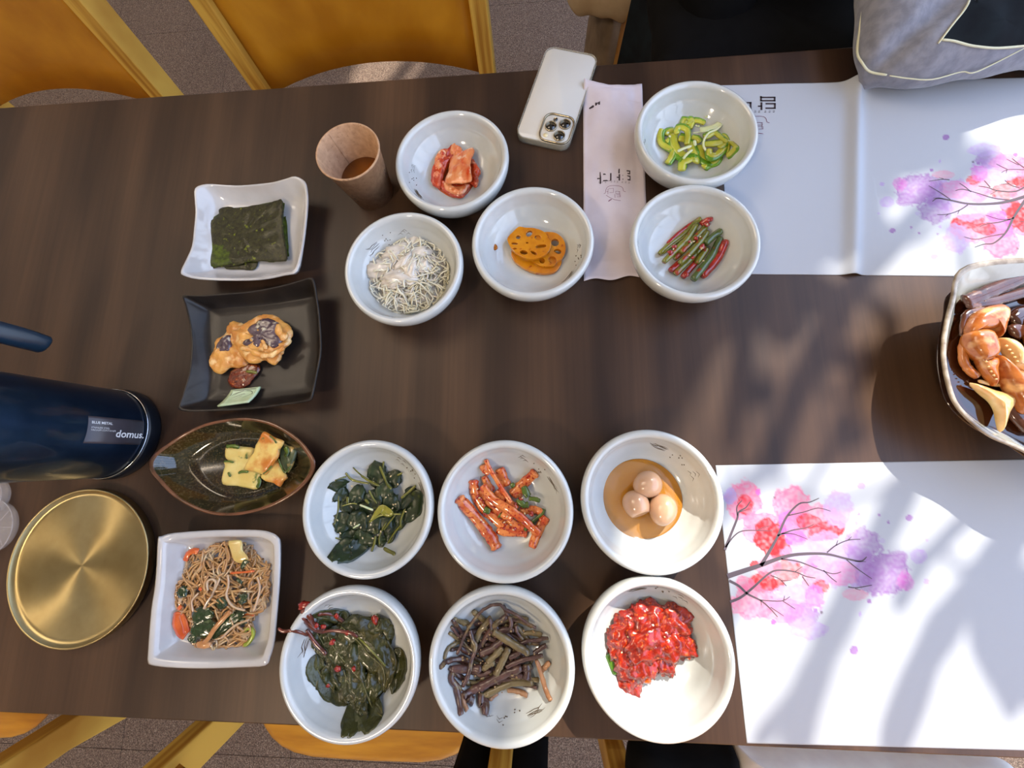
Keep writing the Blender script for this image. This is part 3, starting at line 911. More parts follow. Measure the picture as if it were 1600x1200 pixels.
# ---- garlic stems
m_stem = mat('garlic_stem', (124,122,40), (84,88,24), 60, .18, coat=.6, c3=(150,52,22), c3at=(.55,.64), c3scale=110, rnd=.35)
m_stemg = mat('garlic_stem_green', (88,104,54), (58,76,34), 60, .2, coat=.6, c3=(140,50,26), c3at=(.62,.70), c3scale=110)
m_chili = mat('chili_paste', (168,34,18), (120,18,10), 160, .14, coat=.8, c3=(206,110,50), c3at=(.66,.72), c3scale=420, bump=.6, bscale=500, bdist=.0006)
c12 = crop(980, 280, 6.0)
STEM = [([(300,700),(400,610),(520,520),(620,420),(705,350)],.013,34,0),([(330,690),(450,600),(560,520),(650,470)],.012,30,0),
 ([(440,745),(500,690),(590,600),(680,520)],.014,40,0),([(400,860),(470,800),(560,720)],.0125,40,2),([(450,890),(540,800),(650,690)],.013,42,0),
 ([(520,920),(600,830),(700,720),(740,650)],.0125,40,2),([(600,760),(680,660),(780,560)],.013,36,0),([(340,780),(430,690),(500,620),(560,560),(650,425)],.019,38,0),
 ([(500,690),(590,600),(680,510),(740,440)],.018,42,0),([(490,790),(580,700),(680,590),(755,490)],.021,40,0),([(650,790),(700,720),(750,650)],.016,40,0),
 ([(730,605),(780,560),(840,510),(890,480)],.020,46,1),([(615,945),(700,840),(790,720),(840,620),(880,550)],.018,48,1),([(690,430),(730,400),(770,370),(805,345)],.016,42,2),
 ([(700,910),(790,820),(860,720),(930,570)],.0125,52,2),([(380,605),(470,520),(560,450),(640,400)],.0135,30,2)]
for i, (px, z, w, k) in enumerate(STEM):
    pts = path(c12(px), [z]*len(px), 4)
    wd_ = 1.32*w/6.0*mpp(z)
    pts = pathb('stems', c12(px), z, wd_/2)
    m = MB(); m.strand(pts, wd_, wd_*.85, 10, .8, seed=i, wob=.12)
    lab = ('thick' if w > 38 else 'thin')+' sauce-coated green garlic stem at the '+where('stems', c12(px), .014)+' of the pile'
    if k == 1: lab = ['dark green garlic stem lying at the right edge of the pile','dark green garlic stem pointing up right above the others'][0 if i == 12 else 1]
    if k == 2: lab = 'red sauce-covered garlic stem or leaf in the stem pile'
    food(m, 'garlic_stem', (m_stem, m_stemg, m_chili)[k], lab, 'garlic stem', 'seasoned garlic stems')
for i, (x, y, r) in enumerate([(400,690,.0032),(700,640,.0040),(640,560,.003),(440,640,.003),(580,590,.002),(740,430,.0036),(570,880,.0036),(610,740,.0024),(780,380,.003)]):
    q = unp(*c12([(x, y)])[0], .022)
    m = MB(); m.blob(V(q.x, q.y, TZ+(.0235 if i not in (6,) else .018)), (r, r*.8, .0016), i, .5, 2.5, i, 2)
    food(m, 'chili_paste_dab', m_chili, 'small dab of red chili paste on the garlic stems', 'sauce', 'chili paste dabs on the garlic stems')
m_ses = mat('sesame_seed', (226,204,160), (208,182,130), 200, .35)
for i, (x, y) in enumerate([(620,590),(680,545),(700,650),(710,770),(745,430),(690,660),(580,720),(430,660),(595,600)]):
    q = unp(*c12([(x, y)])[0], .024)
    food(seed_m(V(q.x, q.y, TZ+.0255), i), 'sesame_seed', m_ses, 'sesame seed on the garlic stems', 'seed', 'sesame seeds on the garlic stems')

# ---- green pepper slices
m_pep = mat('pepper_skin', (118,164,36), (84,134,24), 50, .14, coat=.6, sss=.1, rnd=.3)
m_pepi = mat('pepper_flesh', (196,196,70), (170,168,48), 60, .2, coat=.5, sss=.3, rnd=.25)
m_onion = mat('onion', (214,214,168), (196,200,150), 40, .15, coat=.5, sss=.4)
c13 = crop(980, 120, 6.86)
def pepper(px, z, w, h, k, tw=0.0):
    pts = pathb('pepper', c13(px), z, .0014, 5)
    ww = 1.5*w/6.86*mpp(z)
    off = .0007
    m = MB(); m.strand(pts, ww, h, 8, .8, tw, .15, k)
    e = empty('pepper_slice', (pts[0].x, pts[0].y, pts[0].z-.001), PEPL.get(k, 'curved green pepper slice at the '+where('pepper', c13(px))+' of the heap'), 'vegetable', 'sliced green peppers')
    m.build('skin', m_pep, e)
    m = MB()
    # flesh: inner, paler half, shifted to the inside of the curve
    mid = pts[len(pts)//2]; ch = (pts[0]+pts[-1])/2
    d = V(ch.x-mid.x, ch.y-mid.y, 0)
    d = d.normalized() if d.length > 1e-4 else V(0,0,0)
    m.strand([p+d*ww*.28+V(0,0,.0006) for p in pts], ww*.86, h*.9, 8, .75, tw, .15, k)
    m.build('flesh', m_pepi, e)
PEPL = {0:'green pepper slice curling down at the left end of the heap', 1:'arched green pepper slice at the top of the heap', 5:'broad green pepper slice at the lower middle of the heap', 12:'green pepper slice at the far right of the heap'}
PEP = [([(385,570),(365,640),(380,720),(450,770),(505,800),(480,880),(440,935)],.013,46,.0042),([(590,520),(620,440),(665,390),(695,430),(680,500)],.013,50,.0042),
 ([(670,545),(700,470),(760,435),(820,450),(830,490)],.014,44,.004),([(540,600),(530,560),(570,530),(640,560),(650,640),(640,710)],.020,44,.0042),
 ([(490,640),(500,760),(560,850),(610,880)],.014,70,.003),([(590,985),(600,900),(680,860),(740,850),(735,900)],.016,66,.0042),
 ([(560,640),(640,660),(690,740),(735,850)],.015,60,.0040),([(400,620),(430,580),(500,570)],.012,50,.004),
 ([(820,640),(870,620),(930,590),(1000,640),(1070,690)],.021,44,.0044),([(840,720),(940,715),(1060,705),(1000,760)],.020,50,.0036),
 ([(760,760),(770,850),(840,910),(920,930)],.013,66,.0042),([(830,985),(880,950),(960,920),(990,860)],.012,50,.004),
 ([(1080,860),(1130,830),(1180,770),(1180,690),(1140,690)],.014,44,.0042),([(1000,640),(1040,620),(1075,660),(1090,740),(1070,830)],.017,26,.0042),
 ([(870,800),(880,860),(940,865),(1000,820),(1040,760)],.019,56,.0036),([(700,640),(760,660),(790,700)],.017,40,.0040),([(430,720),(470,690),(500,650)],.0125,48,.004)]
for i, (px, z, w, h) in enumerate(PEP): pepper(px, z, w, h, i, .3*(i % 3-1))
for i, (px, z, w, h) in enumerate([([(780,570),(860,560),(950,530),(1000,495)],.021,74,.0016),([(840,790),(815,730),(830,660),(880,600),(950,570),(1010,520)],.024,24,.0028),([(540,800),(600,770),(690,740)],.022,34,.0018),([(720,680),(730,740)],.022,36,.002),([(1050,670),(1100,690),(1160,715)],.022,12,.0014),([(700,600),(800,590),(880,580)],.023,9,.001),([(600,880),(640,830),(700,780)],.021,30,.002)]):
    ww = w/6.86*mpp(z)
    m = MB(); m.strand(path(c13(px), z, 5), ww, h, 8, .5, .2, .1, i)
    food(m, 'onion_sliver', m_onion, 'thin translucent onion sliver among the green peppers', 'vegetable', 'onion slivers among the peppers')
for i, (x, y) in enumerate([(680,590),(880,400),(905,440),(850,430),(640,830),(940,830),(1010,760),(900,840),(770,520),(740,530),(440,590),(455,640)]):
    q = unp(*c13([(x, y)])[0], .02)
    food(seed_m(V(q.x, q.y, TZ+.0185+.002*(i % 2)), i*1.3, .0046, .0036, .0012, i), 'pepper_seed', m_onion, 'pale pepper seed on the green pepper slices', 'seed', 'pepper seeds')

# ---- shredded cabbage in dressing
m_cab = mat('cabbage_shred', (230,226,208), (214,208,180), 60, .4, sss=.0, rnd=.2)
m_cream = mat('cream_dressing', (222,215,204), (196,184,168), 70, .2, coat=.4, c3=(90,66,52), c3at=(.70,.74), c3scale=420)
sc_ = BOWLS['salad']
def heap_z(r, R0, h0, hb): return hb+h0*max(0, 1-(r/R0)**2)
m = MB()
for i in range(360):
    a = R.uniform(0, 2*PI); rr = .047*math.sqrt(R.random())
    x = sc_[0]+rr*math.cos(a)+.001; y = sc_[1]+rr*math.sin(a)-.002
    d = R.uniform(0, 2*PI); L = R.uniform(.012,.030); cv = R.uniform(-1.2,1.2)
    z = heap_z(rr, .055, .0165, .0135)+R.uniform(-.002,.004)
    pts = []
    for k in range(7):
        pts.append(V(x, y, max(TZ+z+.0016*math.sin(k*.9+i), TZ+bz('salad', x, y)+.0006)))
        x += math.cos(d)*L/6; y += math.sin(d)*L/6; d += cv/6
        q_ = math.hypot(x-sc_[0], y-sc_[1])
        if q_ > .050: x = sc_[0]+(x-sc_[0])*.050/q_; y = sc_[1]+(y-sc_[1])*.050/q_; d += .8
    m.strand(pts, R.uniform(.0012,.0026), .0010, 5, .5, 0, .3, i)
food(m, 'shredded_cabbage', m_cab, 'tangle of pale shredded cabbage heaped in a white bowl', 'salad', kind='stuff')
m = MB()
c14 = crop(530, 320, 6.155)
m.blob(V(sc_[0], sc_[1]-.001, TZ+.0115), (.045,.044,.0125), 5, .12, 2, 0, 4, flat=TZ+.0095)
for i, (x, y, rx, ry, a) in enumerate([(560,470,120,90,.4),(700,330,80,110,0),(640,560,110,60,.9),(430,600,150,90,.1),(760,470,110,60,.3),(600,720,160,70,.1),(820,600,70,70,0),(340,640,110,70,.3),(520,760,90,60,0),(700,640,70,120,.2),(620,330,60,60,0)]):
    q = unp(*c14([(x, y)])[0], .024); k = mpp(.024)/6.155
    rr = math.hypot(q.x-sc_[0], q.y-sc_[1])
    m.blob(V(q.x, q.y, TZ+heap_z(rr, .055, .017, .0105)+.001), (rx*k*1.1, ry*k*1.1, .0062), i, .5, 2.4, a, 3)
for i in range(70):
    a = R.uniform(0, 2*PI); rr = .040*math.sqrt(R.random())
    x = sc_[0]+rr*math.cos(a); y = sc_[1]+rr*math.sin(a); d = R.uniform(0, 2*PI); pts = []
    for k in range(6):
        pts.append(V(x, y, TZ+heap_z(math.hypot(x-sc_[0], y-sc_[1]), .055, .018, .0140)+.001*math.sin(k+i)))
        x += math.cos(d)*.003; y += math.sin(d)*.003; d += R.uniform(-.5,.5)
    m.strand(pts, R.uniform(.0016,.003), .0018, 6, .4, 0, .4, i)
food(m, 'cream_dressing', m_cream, 'speckled creamy dressing over the shredded cabbage', 'sauce', kind='stuff')

# ---- seasoned root strips
m_root = mat('seasoned_root', (226,136,70), (196,78,32), 80, .16, coat=.7, lo=.4, hi=.62, c3=(160,28,12), c3at=(.56,.62), c3scale=330, sss=.15, rnd=.25)
m_scal = mat('scallion', (92,112,40), (52,72,22), 80, .2, coat=.5)
c15 = crop(680, 680, 5.0)
ROOT = [([(300,350),(310,450),(350,540),(420,630)],.012,54),([(410,600),(500,680),(610,730),(720,745)],.013,52),([(380,320),(410,380),(450,440)],.013,40),
 ([(500,260),(530,330),(555,400)],.014,60),([(785,290),(720,350),(650,420),(600,470)],.014,58),([(740,330),(690,400),(640,480)],.012,44),
 ([(670,605),(740,580),(800,590),(830,610)],.014,44),([(870,640),(830,700),(790,780),(755,880)],.013,50),([(840,650),(810,720),(800,760)],.017,34),
 ([(360,420),(440,520),(520,600),(600,660)],.016,60),([(480,430),(560,520),(640,580)],.016,54),([(560,640),(620,690),(700,720)],.018,40),
 ([(520,610),(560,635),(605,650)],.021,42),([(480,740),(560,760),(640,760),(720,770)],.012,40),
 ([(185,490),(230,540),(300,620),(380,720),(440,800),(485,890)],.015,62),([(370,390),(440,490),(560,570),(680,650),(760,730),(820,775)],.024,50),
 ([(395,190),(430,270),(490,370),(540,450),(595,525)],.024,26),([(375,230),(395,270),(430,290)],.022,50)]
for i, (px, z, w) in enumerate(ROOT):
    ww = 1.25*w/5.0*mpp(z)
    pts = pathb('root', c15(px), z, ww*.3, 5)
    if i == 14: pts = [V(p.x, p.y, p.z+.001) for p in pts]
    m = MB(); m.strand(pts, ww, ww*.55, 8, .75, .5*(i % 3-1), .25, i)
    lab = {14:'thick root strip lying apart at the lower left of the pile', 15:'long root strip crossing the top of the pile', 16:'thin pale root strip pointing to the top left', 7:'red root strip hanging down at the lower right of the pile'}.get(i, ('wide' if w > 48 else 'narrow')+' red root strip at the '+where('root', c15(px))+' of the pile')
    food(m, 'root_strip', m_root, lab, 'vegetable', 'red seasoned root strips')
for i, (px, z, w) in enumerate([([(730,495),(780,500),(820,515)],.019,30),([(850,575),(830,620),(780,660),(750,690)],.016,26),([(690,400),(710,450),(730,480)],.020,50),([(640,500),(690,545),(730,540)],.019,44),([(380,580),(430,600)],.019,50),([(500,620),(530,650)],.020,44),([(590,400),(620,380)],.017,36),([(700,720),(720,740)],.020,36)]):
    m = MB(); m.strand(path(c15(px), z, 4), w/5*mpp(z), .0022, 7, .7, .3, .3, i)
    food(m, 'scallion_piece', m_scal, 'dark green scallion piece among the red root strips', 'vegetable', 'scallion pieces in the root pile')
m = MB()
for i in range(70):
    x, y = R.uniform(330,760), R.uniform(400,760)
    if abs((y-400)-(x-330)*.75) > 190: continue
    q = unp(*c15([(x, y)])[0], .018)
    m.blob(V(q.x, q.y, TZ+R.uniform(.015,.0225)), (R.uniform(.0008,.003), R.uniform(.0008,.002), .0012), i, .5, 2.5, R.uniform(0,3), 2)
food(m, 'chili_paste', m_chili, 'grainy red chili paste clinging to the root strips', 'sauce', kind='stuff')
for i, (x, y) in enumerate([(345,490),(370,545),(360,660),(375,680),(560,635),(570,610),(610,740),(680,490),(700,610),(460,690),(330,420),(745,760),(590,700),(540,680)]):
    q = unp(*c15([(x, y)])[0], .023)
    food(seed_m(V(q.x, q.y, TZ+.0225+.001*(i % 3)), i), 'sesame_seed', m_ses, 'sesame seed on the red root strips', 'seed', 'sesame seeds on the root strips')

# ---- boiled greens
m_green = mat('boiled_leaf', (44,58,32), (26,36,20), 60, .36, spec=.4, coat=.25, c3=(84,92,36), c3at=(.6,.72), c3scale=60, bump=.4, bscale=260, rnd=.4)
m_gstem = mat('boiled_stem', (120,118,44), (84,86,28), 60, .2, coat=.5, rnd=.3)
m_yleaf = mat('yellow_green_leaf', (140,134,44), (110,110,36), 60, .2, coat=.5)
c16 = crop(460, 670, 4.8)
GL = [([(560,290),(620,330),(660,420)],110,.017),([(700,330),(740,390),(770,440)],100,.016),([(310,390),(350,430),(390,440)],80,.013),([(310,480),(350,500),(380,540)],80,.013),
 ([(420,470),(470,500),(510,540)],130,.020),([(560,470),(600,540),(640,600)],90,.021),([(620,440),(680,480),(740,500)],110,.021),([(660,540),(720,560),(790,600)],110,.020),
 ([(400,630),(370,700),(320,780)],130,.017),([(420,640),(480,700),(540,760)],140,.021),([(540,660),(590,720),(620,790)],120,.021),([(640,660),(680,720),(700,790)],90,.020),
 ([(330,850),(400,900),(470,910),(560,890)],110,.015),([(450,790),(520,830),(600,850)],100,.018),([(300,880),(360,920),(380,980)],70,.013),([(940,460),(920,560),(880,640),(830,700)],90,.016),
 ([(900,440),(850,520),(810,600)],60,.018),([(700,700),(720,780),(710,860)],70,.016),([(780,680),(820,660),(870,650)],70,.015),([(560,380),(640,380),(700,440)],90,.014),
 ([(350,600),(430,570),(500,600)],100,.014),([(500,560),(600,640),(690,640)],130,.015),([(640,800),(650,850),(660,890)],60,.015),([(740,620),(790,700),(740,760)],70,.015),([(420,730),(440,800),(500,850)],100,.015)]
for i, (px, w, z) in enumerate(GL):
    px = c16(px); ww = 1.3*min(w,100)/4.8*mpp(z)
    pts = pathb('greens', px, z, .0014)
    m = leaf_m(pts, ww, .0006, i, .0038, .12, 14, 7, zmin=lambda x, y: TZ+bz('greens', x, y)+.0004, ragged=.35)
    food(m, 'boiled_leaf', m_green, {14:'dark leaf pointing to the bottom left of the greens',15:'dark leaf at the far right edge of the greens'}.get(i, 'dark crinkled boiled leaf at the '+where('greens', px)+' of the greens'), 'leaf', 'boiled green leaves')
for i, (px, w, z, y_) in enumerate([([(385,330),(430,380),(500,400),(560,410)],16,.018,0),([(500,350),(560,390),(640,430)],16,.023,0),([(440,290),(480,330),(530,370)],10,.02,0),([(640,280),(670,350),(700,420),(730,450)],18,.022,0),
 ([(670,245),(665,300)],14,.019,0),([(330,500),(330,600),(310,680),(295,720)],12,.013,0),([(400,510),(400,570)],22,.019,0),([(910,425),(850,480),(800,520)],18,.021,0),([(560,460),(590,520),(620,560)],12,.025,0),
 ([(490,570),(540,590),(590,610)],14,.026,2),([(530,530),(560,560)],18,.024,0),([(300,820),(380,835),(450,835)],12,.019,0),([(610,800),(600,860),(580,920)],16,.019,0),([(670,895),(710,920),(755,940)],26,.014,0),
 ([(830,600),(800,680),(800,740)],14,.019,0),([(760,640),(700,720),(670,760)],12,.022,0),([(690,700),(640,800),(640,870)],12,.021,0),([(810,330),(770,350)],14,.018,0),([(640,640),(720,640),(800,640)],12,.023,0),
 ([(560,700),(640,650),(740,640)],16,.0245,0),([(700,860),(750,780),(800,720)],12,.017,0),([(440,745),(490,715)],12,.025,2),([(355,580),(430,560),(470,565)],9,.021,0),([(300,390),(350,370),(390,360)],12,.016,0)]):
    m = MB(); m.strand(pathb('greens', c16(px), z, .001), w/4.8*mpp(z), .0013, 6, .7, .2, .2, i)
    food(m, 'greens_stalk', m_onion if y_ == 2 else m_gstem, 'pale cut stem piece on the dark greens' if y_ == 2 else 'thin olive stem at the '+where('greens', c16(px))+' of the boiled greens', 'stem', 'stems in the boiled greens')
m = leaf_m(path(c16([(740,640),(690,620),(650,600),(570,690)]), .0245, 4), 60/4.8*mpp(.024), .0006, 77, .002, -.1)
food(m, 'boiled_leaf', m_yleaf, 'yellow-green leaf base at the centre of the greens', 'leaf', 'boiled green leaves')
for i, (x, y) in enumerate([(430,430),(725,355),(780,415),(720,450),(555,655),(430,705),(740,570),(760,565),(740,595),(510,820),(590,820),(435,885),(355,885),(325,685),(840,620),(305,800),(650,770),(580,490),(685,515),(500,740),(350,780)]):
    q = unp(*c16([(x, y)])[0], .022)
    food(seed_m(V(q.x, q.y, TZ+.0215+.0012*(i % 3)), i*.9), 'sesame_seed', m_ses, 'sesame seed on the dark greens', 'seed', 'sesame seeds on the greens')

# ---- perilla leaves
m_per = mat('perilla_leaf', (68,70,34), (42,44,24), 40, .22, spec=.4, coat=.35, c3=(82,74,30), c3at=(.55,.7), c3scale=45, bump=1.0, bscale=110, bdist=.0025, rnd=.35)
m_pers = mat('perilla_stalk', (110,48,36), (76,40,34), 60, .2, coat=.6)
m_vein = mat('leaf_vein', (108,106,58), (88,84,46), 60, .25)
c17 = crop(420, 910, 4.444)
PL = [([(480,300),(500,270),(360,240),(330,250)],110,.016,'brownish perilla leaf folded at the top left of the heap'),
 ([(860,470),(900,560),(890,650),(860,770)],130,.014,'narrow perilla leaf at the far right of the heap'),
 ([(330,500),(340,600),(400,690),(470,760)],120,.014,None),([(420,560),(430,650),(480,750),(560,850)],190,.017,'folded perilla leaf at the lower left of the heap'),
 ([(560,830),(600,880),(640,920),(680,940)],130,.015,None),([(560,920),(570,960),(580,1010)],70,.013,'perilla leaf tip pointing to the bottom of the bowl'),
 ([(780,240),(760,300),(720,330),(690,360)],130,.018,'curled perilla leaf at the top right of the heap'),([(760,300),(800,370),(830,450)],120,.015,None),
 ([(500,300),(600,380),(700,500),(800,600),(800,760)],230,.021,'large glossy perilla leaf with a pale midrib across the heap'),
 ([(400,330),(450,440),(540,560),(660,690)],200,.023,'large dark perilla leaf covering the middle of the heap'),
 ([(640,640),(680,760),(720,860),(770,960)],190,.020,'olive perilla leaf reaching the bottom right of the heap'),
 ([(330,330),(380,420),(430,500),(500,560)],130,.021,None),([(520,600),(560,700),(620,790),(640,860)],150,.0215,None)]
for i, (px, w, z, lab) in enumerate(PL):
    ww = w/4.444*mpp(z)
    pts = pathb('perilla', c17(px), z, .0016, 5)
    m = leaf_m(pts, ww*(.72 if i in (2,3) else 1.0), .0006, 20+i, .0068, .16, 26, 13, .2, .08, zmin=lambda x, y: TZ+bz('perilla', x, y)+.0005, ragged=.2)
    lf_ = food(m, 'perilla_leaf', m_per, lab or 'dark marinated perilla leaf at the '+where('perilla', c17(px))+' of the heap', 'leaf', 'marinated perilla leaves')
    if i in (0,2,6,7,8,9,10,11,12):
        mv = MB(); mv.strand(lift(pts, .0012), .0010, .0008, 5, .4)
        mv.build('vein', m_vein, lf_)
for i, (px, w, z) in enumerate([([(230,190),(270,240),(310,300),(350,330)],[0,34],(.038,.034,.030,.027)),([(230,240),(260,290),(330,330),(390,335)],[0,30],(.034,.031,.028,.026)),
  ([(65,318),(100,340),(150,335),(210,345),(270,370)],[0,18],(.047,.046,.046,.044,.036)),([(260,330),(290,370),(330,430),(400,500)],[0,24],(.030,.028,.026,.026)),
  ([(370,345),(450,335),(560,350),(620,380)],[0,18],(.027,.028,.027,.026)),([(340,220),(400,215),(470,240),(530,285)],[0,26],(.022,.021,.019,.018)),([(620,380),(700,460),(810,580)],[0,13],(.027,.028,.026))]):
    ww = w[1]/4.444*mpp(.025)
    pts = pathb('perilla', c17(px), list(z), .001)
    m = MB(); m.strand(pts, ww, ww*.7, 8, .7, 0, .3, i)
    food(m, 'perilla_stalk', m_pers if i < 6 else m_gstem, {0:'red perilla stem bundle sticking out at the top left', 2:'thin red stem hanging over the left rim of the bowl'}.get(i, 'reddish perilla stem on the leaves'), 'stem', 'perilla stems')
for i, (x, y, r, z) in enumerate([(250,165,.0068,.037),(265,195,.006,.036),(735,260,.0050,.0235),(380,310,.003,.029),(440,415,.0036,.0275),(590,600,.0026,.029),(480,600,.0040,.026),(830,785,.0032,.0155),(470,235,.003,.0235),(545,350,.003,.027),(410,715,.003,.018),(330,300,.003,.031)]):
    q = unp(*c17([(x, y)])[0], z)
    m = MB(); m.blob(V(q.x, q.y, TZ+z), (r, r*.75, r*.5), i, .5, 2.4, i, 2)
    food(m, 'chili_clump', m_chili, {0:'red chili clump at the tip of the perilla stems', 2:'red chili clump at the top right of the leaves'}.get(i, 'small red chili clump on the perilla leaves'), 'sauce', 'chili clumps on the perilla leaves')

# ---- fern stems
m_fern = mat('fern_stem', (88,60,54), (54,38,36), 60, .25, coat=.4, c3=(116,98,66), c3at=(.52,.66), c3scale=90, bump=.7, bscale=240, rnd=.5)
m_fernt = mat('fern_stem_tan', (168,124,88), (140,96,66), 60, .3, coat=.3, bump=.6, bscale=240)
m_ferno = mat('fern_stem_olive', (122,106,72), (94,80,54), 60, .25, coat=.4, bump=.6, bscale=240)
c18 = crop(660, 910, 4.444)
FERN = [([(240,500),(290,380),(330,300),(400,210),(460,170),(530,152),(580,190),(650,225),(740,290),(790,315)],18,.024,0),([(490,340),(560,385),(650,440),(740,490)],38,.029,2),
 ([(790,540),(820,620),(850,730),(890,850)],26,.025,1),([(200,605),(330,600),(410,600)],42,.023,0),([(280,800),(350,750),(430,710),(560,640),(690,590)],44,.022,0),
 ([(410,770),(405,860),(410,940),(415,1015)],42,.014,0),([(220,255),(260,270),(310,285),(330,310)],30,.020,2),([(330,330),(350,400),(370,450),(345,530),(320,640),(280,720)],26,.026,0),
 ([(510,645),(540,580),(570,520),(600,450)],36,.026,2),([(580,590),(640,560),(720,530),(840,510)],26,.024,0),([(680,425),(740,405),(800,400),(875,385)],20,.023,0),([(770,500),(810,465),(860,435)],26,.022,0),
 ([(115,610),(150,565),(200,540),(300,530)],28,.018,0),([(150,530),(165,480),(200,440),(260,410)],22,.018,2),([(255,960),(225,880),(200,800),(205,700)],34,.014,0),([(290,960),(255,900),(250,850)],30,.014,1),
 ([(300,850),(340,880)],50,.014,0),([(420,790),(520,740),(620,700),(770,695)],36,.019,2),([(590,745),(660,755),(730,785)],26,.014,1),([(830,610),(855,585),(885,555)],28,.020,1),
 ([(560,160),(610,250),(680,270),(760,310)],22,.018,0),([(400,500),(480,460),(560,400)],42,.021,0),([(350,450),(400,340),(440,290),(480,240)],34,.020,2),([(370,480),(430,400),(500,300),(590,230)],32,.018,0),
 ([(640,700),(700,640),(760,580)],40,.017,0),([(720,570),(730,620),(725,670)],50,.021,0),([(470,250),(475,310),(485,340)],18,.027,0),([(600,240),(620,290),(590,350)],24,.020,0),([(450,560),(510,500),(560,450)],34,.024,2),
 ([(500,380),(560,330),(640,330)],30,.019,0),([(250,520),(290,560),(330,590)],34,.017,0),([(210,620),(200,680),(260,760)],34,.015,0),([(330,690),(390,700),(430,650)],26,.018,2),([(430,600),(460,570),(500,560)],34,.024,2),
 ([(560,640),(620,640),(700,650)],30,.020,0),([(220,700),(260,760),(290,800)],26,.020,0),([(340,620),(410,640),(480,610)],26,.019,0),([(600,520),(650,500),(680,470)],34,.023,0),([(700,360),(760,350),(830,370)],28,.018,2),
 ([(470,820),(490,790),(520,770)],24,.013,1),([(650,300),(660,350),(700,400)],20,.021,0),([(430,720),(500,690),(560,700),(620,680)],30,.017,0)]
for i in range(44):
    x, y = R.uniform(250,720), R.uniform(260,720)
    d = R.uniform(-.9,.5)+PI*R.randint(0,1); L = R.uniform(60,130)
    FERN.append(([(x-L*math.cos(d), y+L*math.sin(d)), (x, y+R.uniform(-20,20)), (x+L*math.cos(d), y-L*math.sin(d))], R.uniform(20,34), R.uniform(.012,.018), R.choice((0,0,0,2))))
for i, (px, w, z, k) in enumerate(FERN):
    ww = w/4.444*mpp(z)
    pts = jitter(pathb('fern', c18(px), z, ww/2, 5), .0003)
    m = MB(); m.strand(pts, ww, ww*.8, 7, .85, .4, .3, i)
    lab = {0:'long thin brown fern stem arching over the top of the pile', 2:'pale tan fern stem sticking out at the lower right', 5:'dark fern stem pointing straight down at the bottom of the pile', 1:'thick olive fern stem lying across the top of the pile', 10:'fern stem ending furthest right of the pile'}.get(i, ('thick ' if w > 33 else 'thin ')+('brown','tan','olive')[k]+' fern stem at the '+where('fern', c18(px))+' of the pile')
    food(m, 'fern_stem', (m_fern, m_fernt, m_ferno)[k], lab, 'vegetable', 'seasoned fern stems')
m_crumb = mat('crushed_seed_crumb', (168,138,96), (140,108,72), 200, .4)
m = MB()
for i in range(60):
    q = unp(*c18([(R.uniform(200,800), R.uniform(260,780))])[0], .024)
    m.blob(V(q.x, q.y, TZ+max(R.uniform(.020,.027), 0)), (R.uniform(.0006,.0014),)*2+(.0007,), i, .3, sub=1)
food(m, 'seed_crumbs', m_crumb, 'pale crushed seed crumbs stuck on the fern stems', 'crumbs', kind='stuff')

# ---- red dressed chunks
m_red = mat('red_chili_sauce', (160,34,6), (100,12,3), 130, .14, coat=.6, c3=(196,84,20), c3at=(.60,.68), c3scale=300, bump=.9, bscale=330, bdist=.0009)
c19 = crop(900, 890, 4.138)
for i, (x, y, rx, ry, rz, z, a) in enumerate([(350,380,90,80,.008,.016,.3),(480,330,110,80,.009,.018,0),(610,340,100,80,.009,.018,.2),(320,490,90,90,.008,.016,0),(450,470,110,90,.010,.021,.5),(590,460,100,90,.010,.019,0),
      (690,490,70,50,.007,.016,-.6),(370,600,90,100,.009,.017,.3),(560,570,60,80,.008,.015,.2),(340,720,60,80,.007,.0145,.1),(440,580,70,90,.008,.018,0),(680,390,50,60,.007,.016,0)]):
    q = unp(*c19([(x, y)])[0], z); k = mpp(z)/4.138
    m = MB(); m.blob(V(q.x, q.y, TZ+z), (rx*k, ry*k, rz), 40+i, .42, 2.6, a, 4, flat=TZ+.0095)
    food(m, 'spicy_chunk', m_red, {9:'red sauced chunk at the bottom tip of the heap', 6:'red sauced chunk sticking out to the right', 0:'red sauced chunk at the top left of the heap'}.get(i, ('large' if rx > 85 else 'small')+' glossy red chili-sauced chunk at the '+where('chili', c19([(x, y)]))+' of the heap'), 'spicy dish', 'red chili-sauced chunks')
m_fresh = mat('green_pepper_piece', (84,124,28), (58,92,20), 60, .15, coat=.6)
for i, (px, z, w) in enumerate([([(210,545),(230,600),(260,680)],.0155,42),([(675,310),(700,340),(715,380)],.020,30)]):
    m = MB(); m.strand(pathb('chili', c19(px), z, .002, 5), w/4.138*mpp(z), .0036, 8, .5)
    food(m, 'green_pepper_piece', m_fresh, ['green pepper slice at the left edge of the red heap','green pepper slice at the right edge of the red heap'][i], 'vegetable', 'green pepper pieces in the red dish')
m = MB(); m.strand(path(c19([(450,600),(455,670),(460,735)]), .020, 5), 44/4.138*mpp(.02), .003, 8, .4)
food(m, 'carrot_piece', mat('carrot', (226,96,24), (206,76,14), 60, .14, coat=.6), 'bright orange carrot sliver hanging out of the red heap', 'vegetable')
for i in range(26):
    x, y = R.uniform(290,690), R.uniform(300,600)
    if y > 520 and x > 480: continue
    q = unp(*c19([(x, y)])[0], .026)
    food(seed_m(V(q.x, q.y, TZ+R.uniform(.0235,.028)), i, .0022, .0018, .001, i), 'chili_seed', m_ses, 'pale chili seed in the red sauce', 'seed', 'chili seeds in the red sauce')

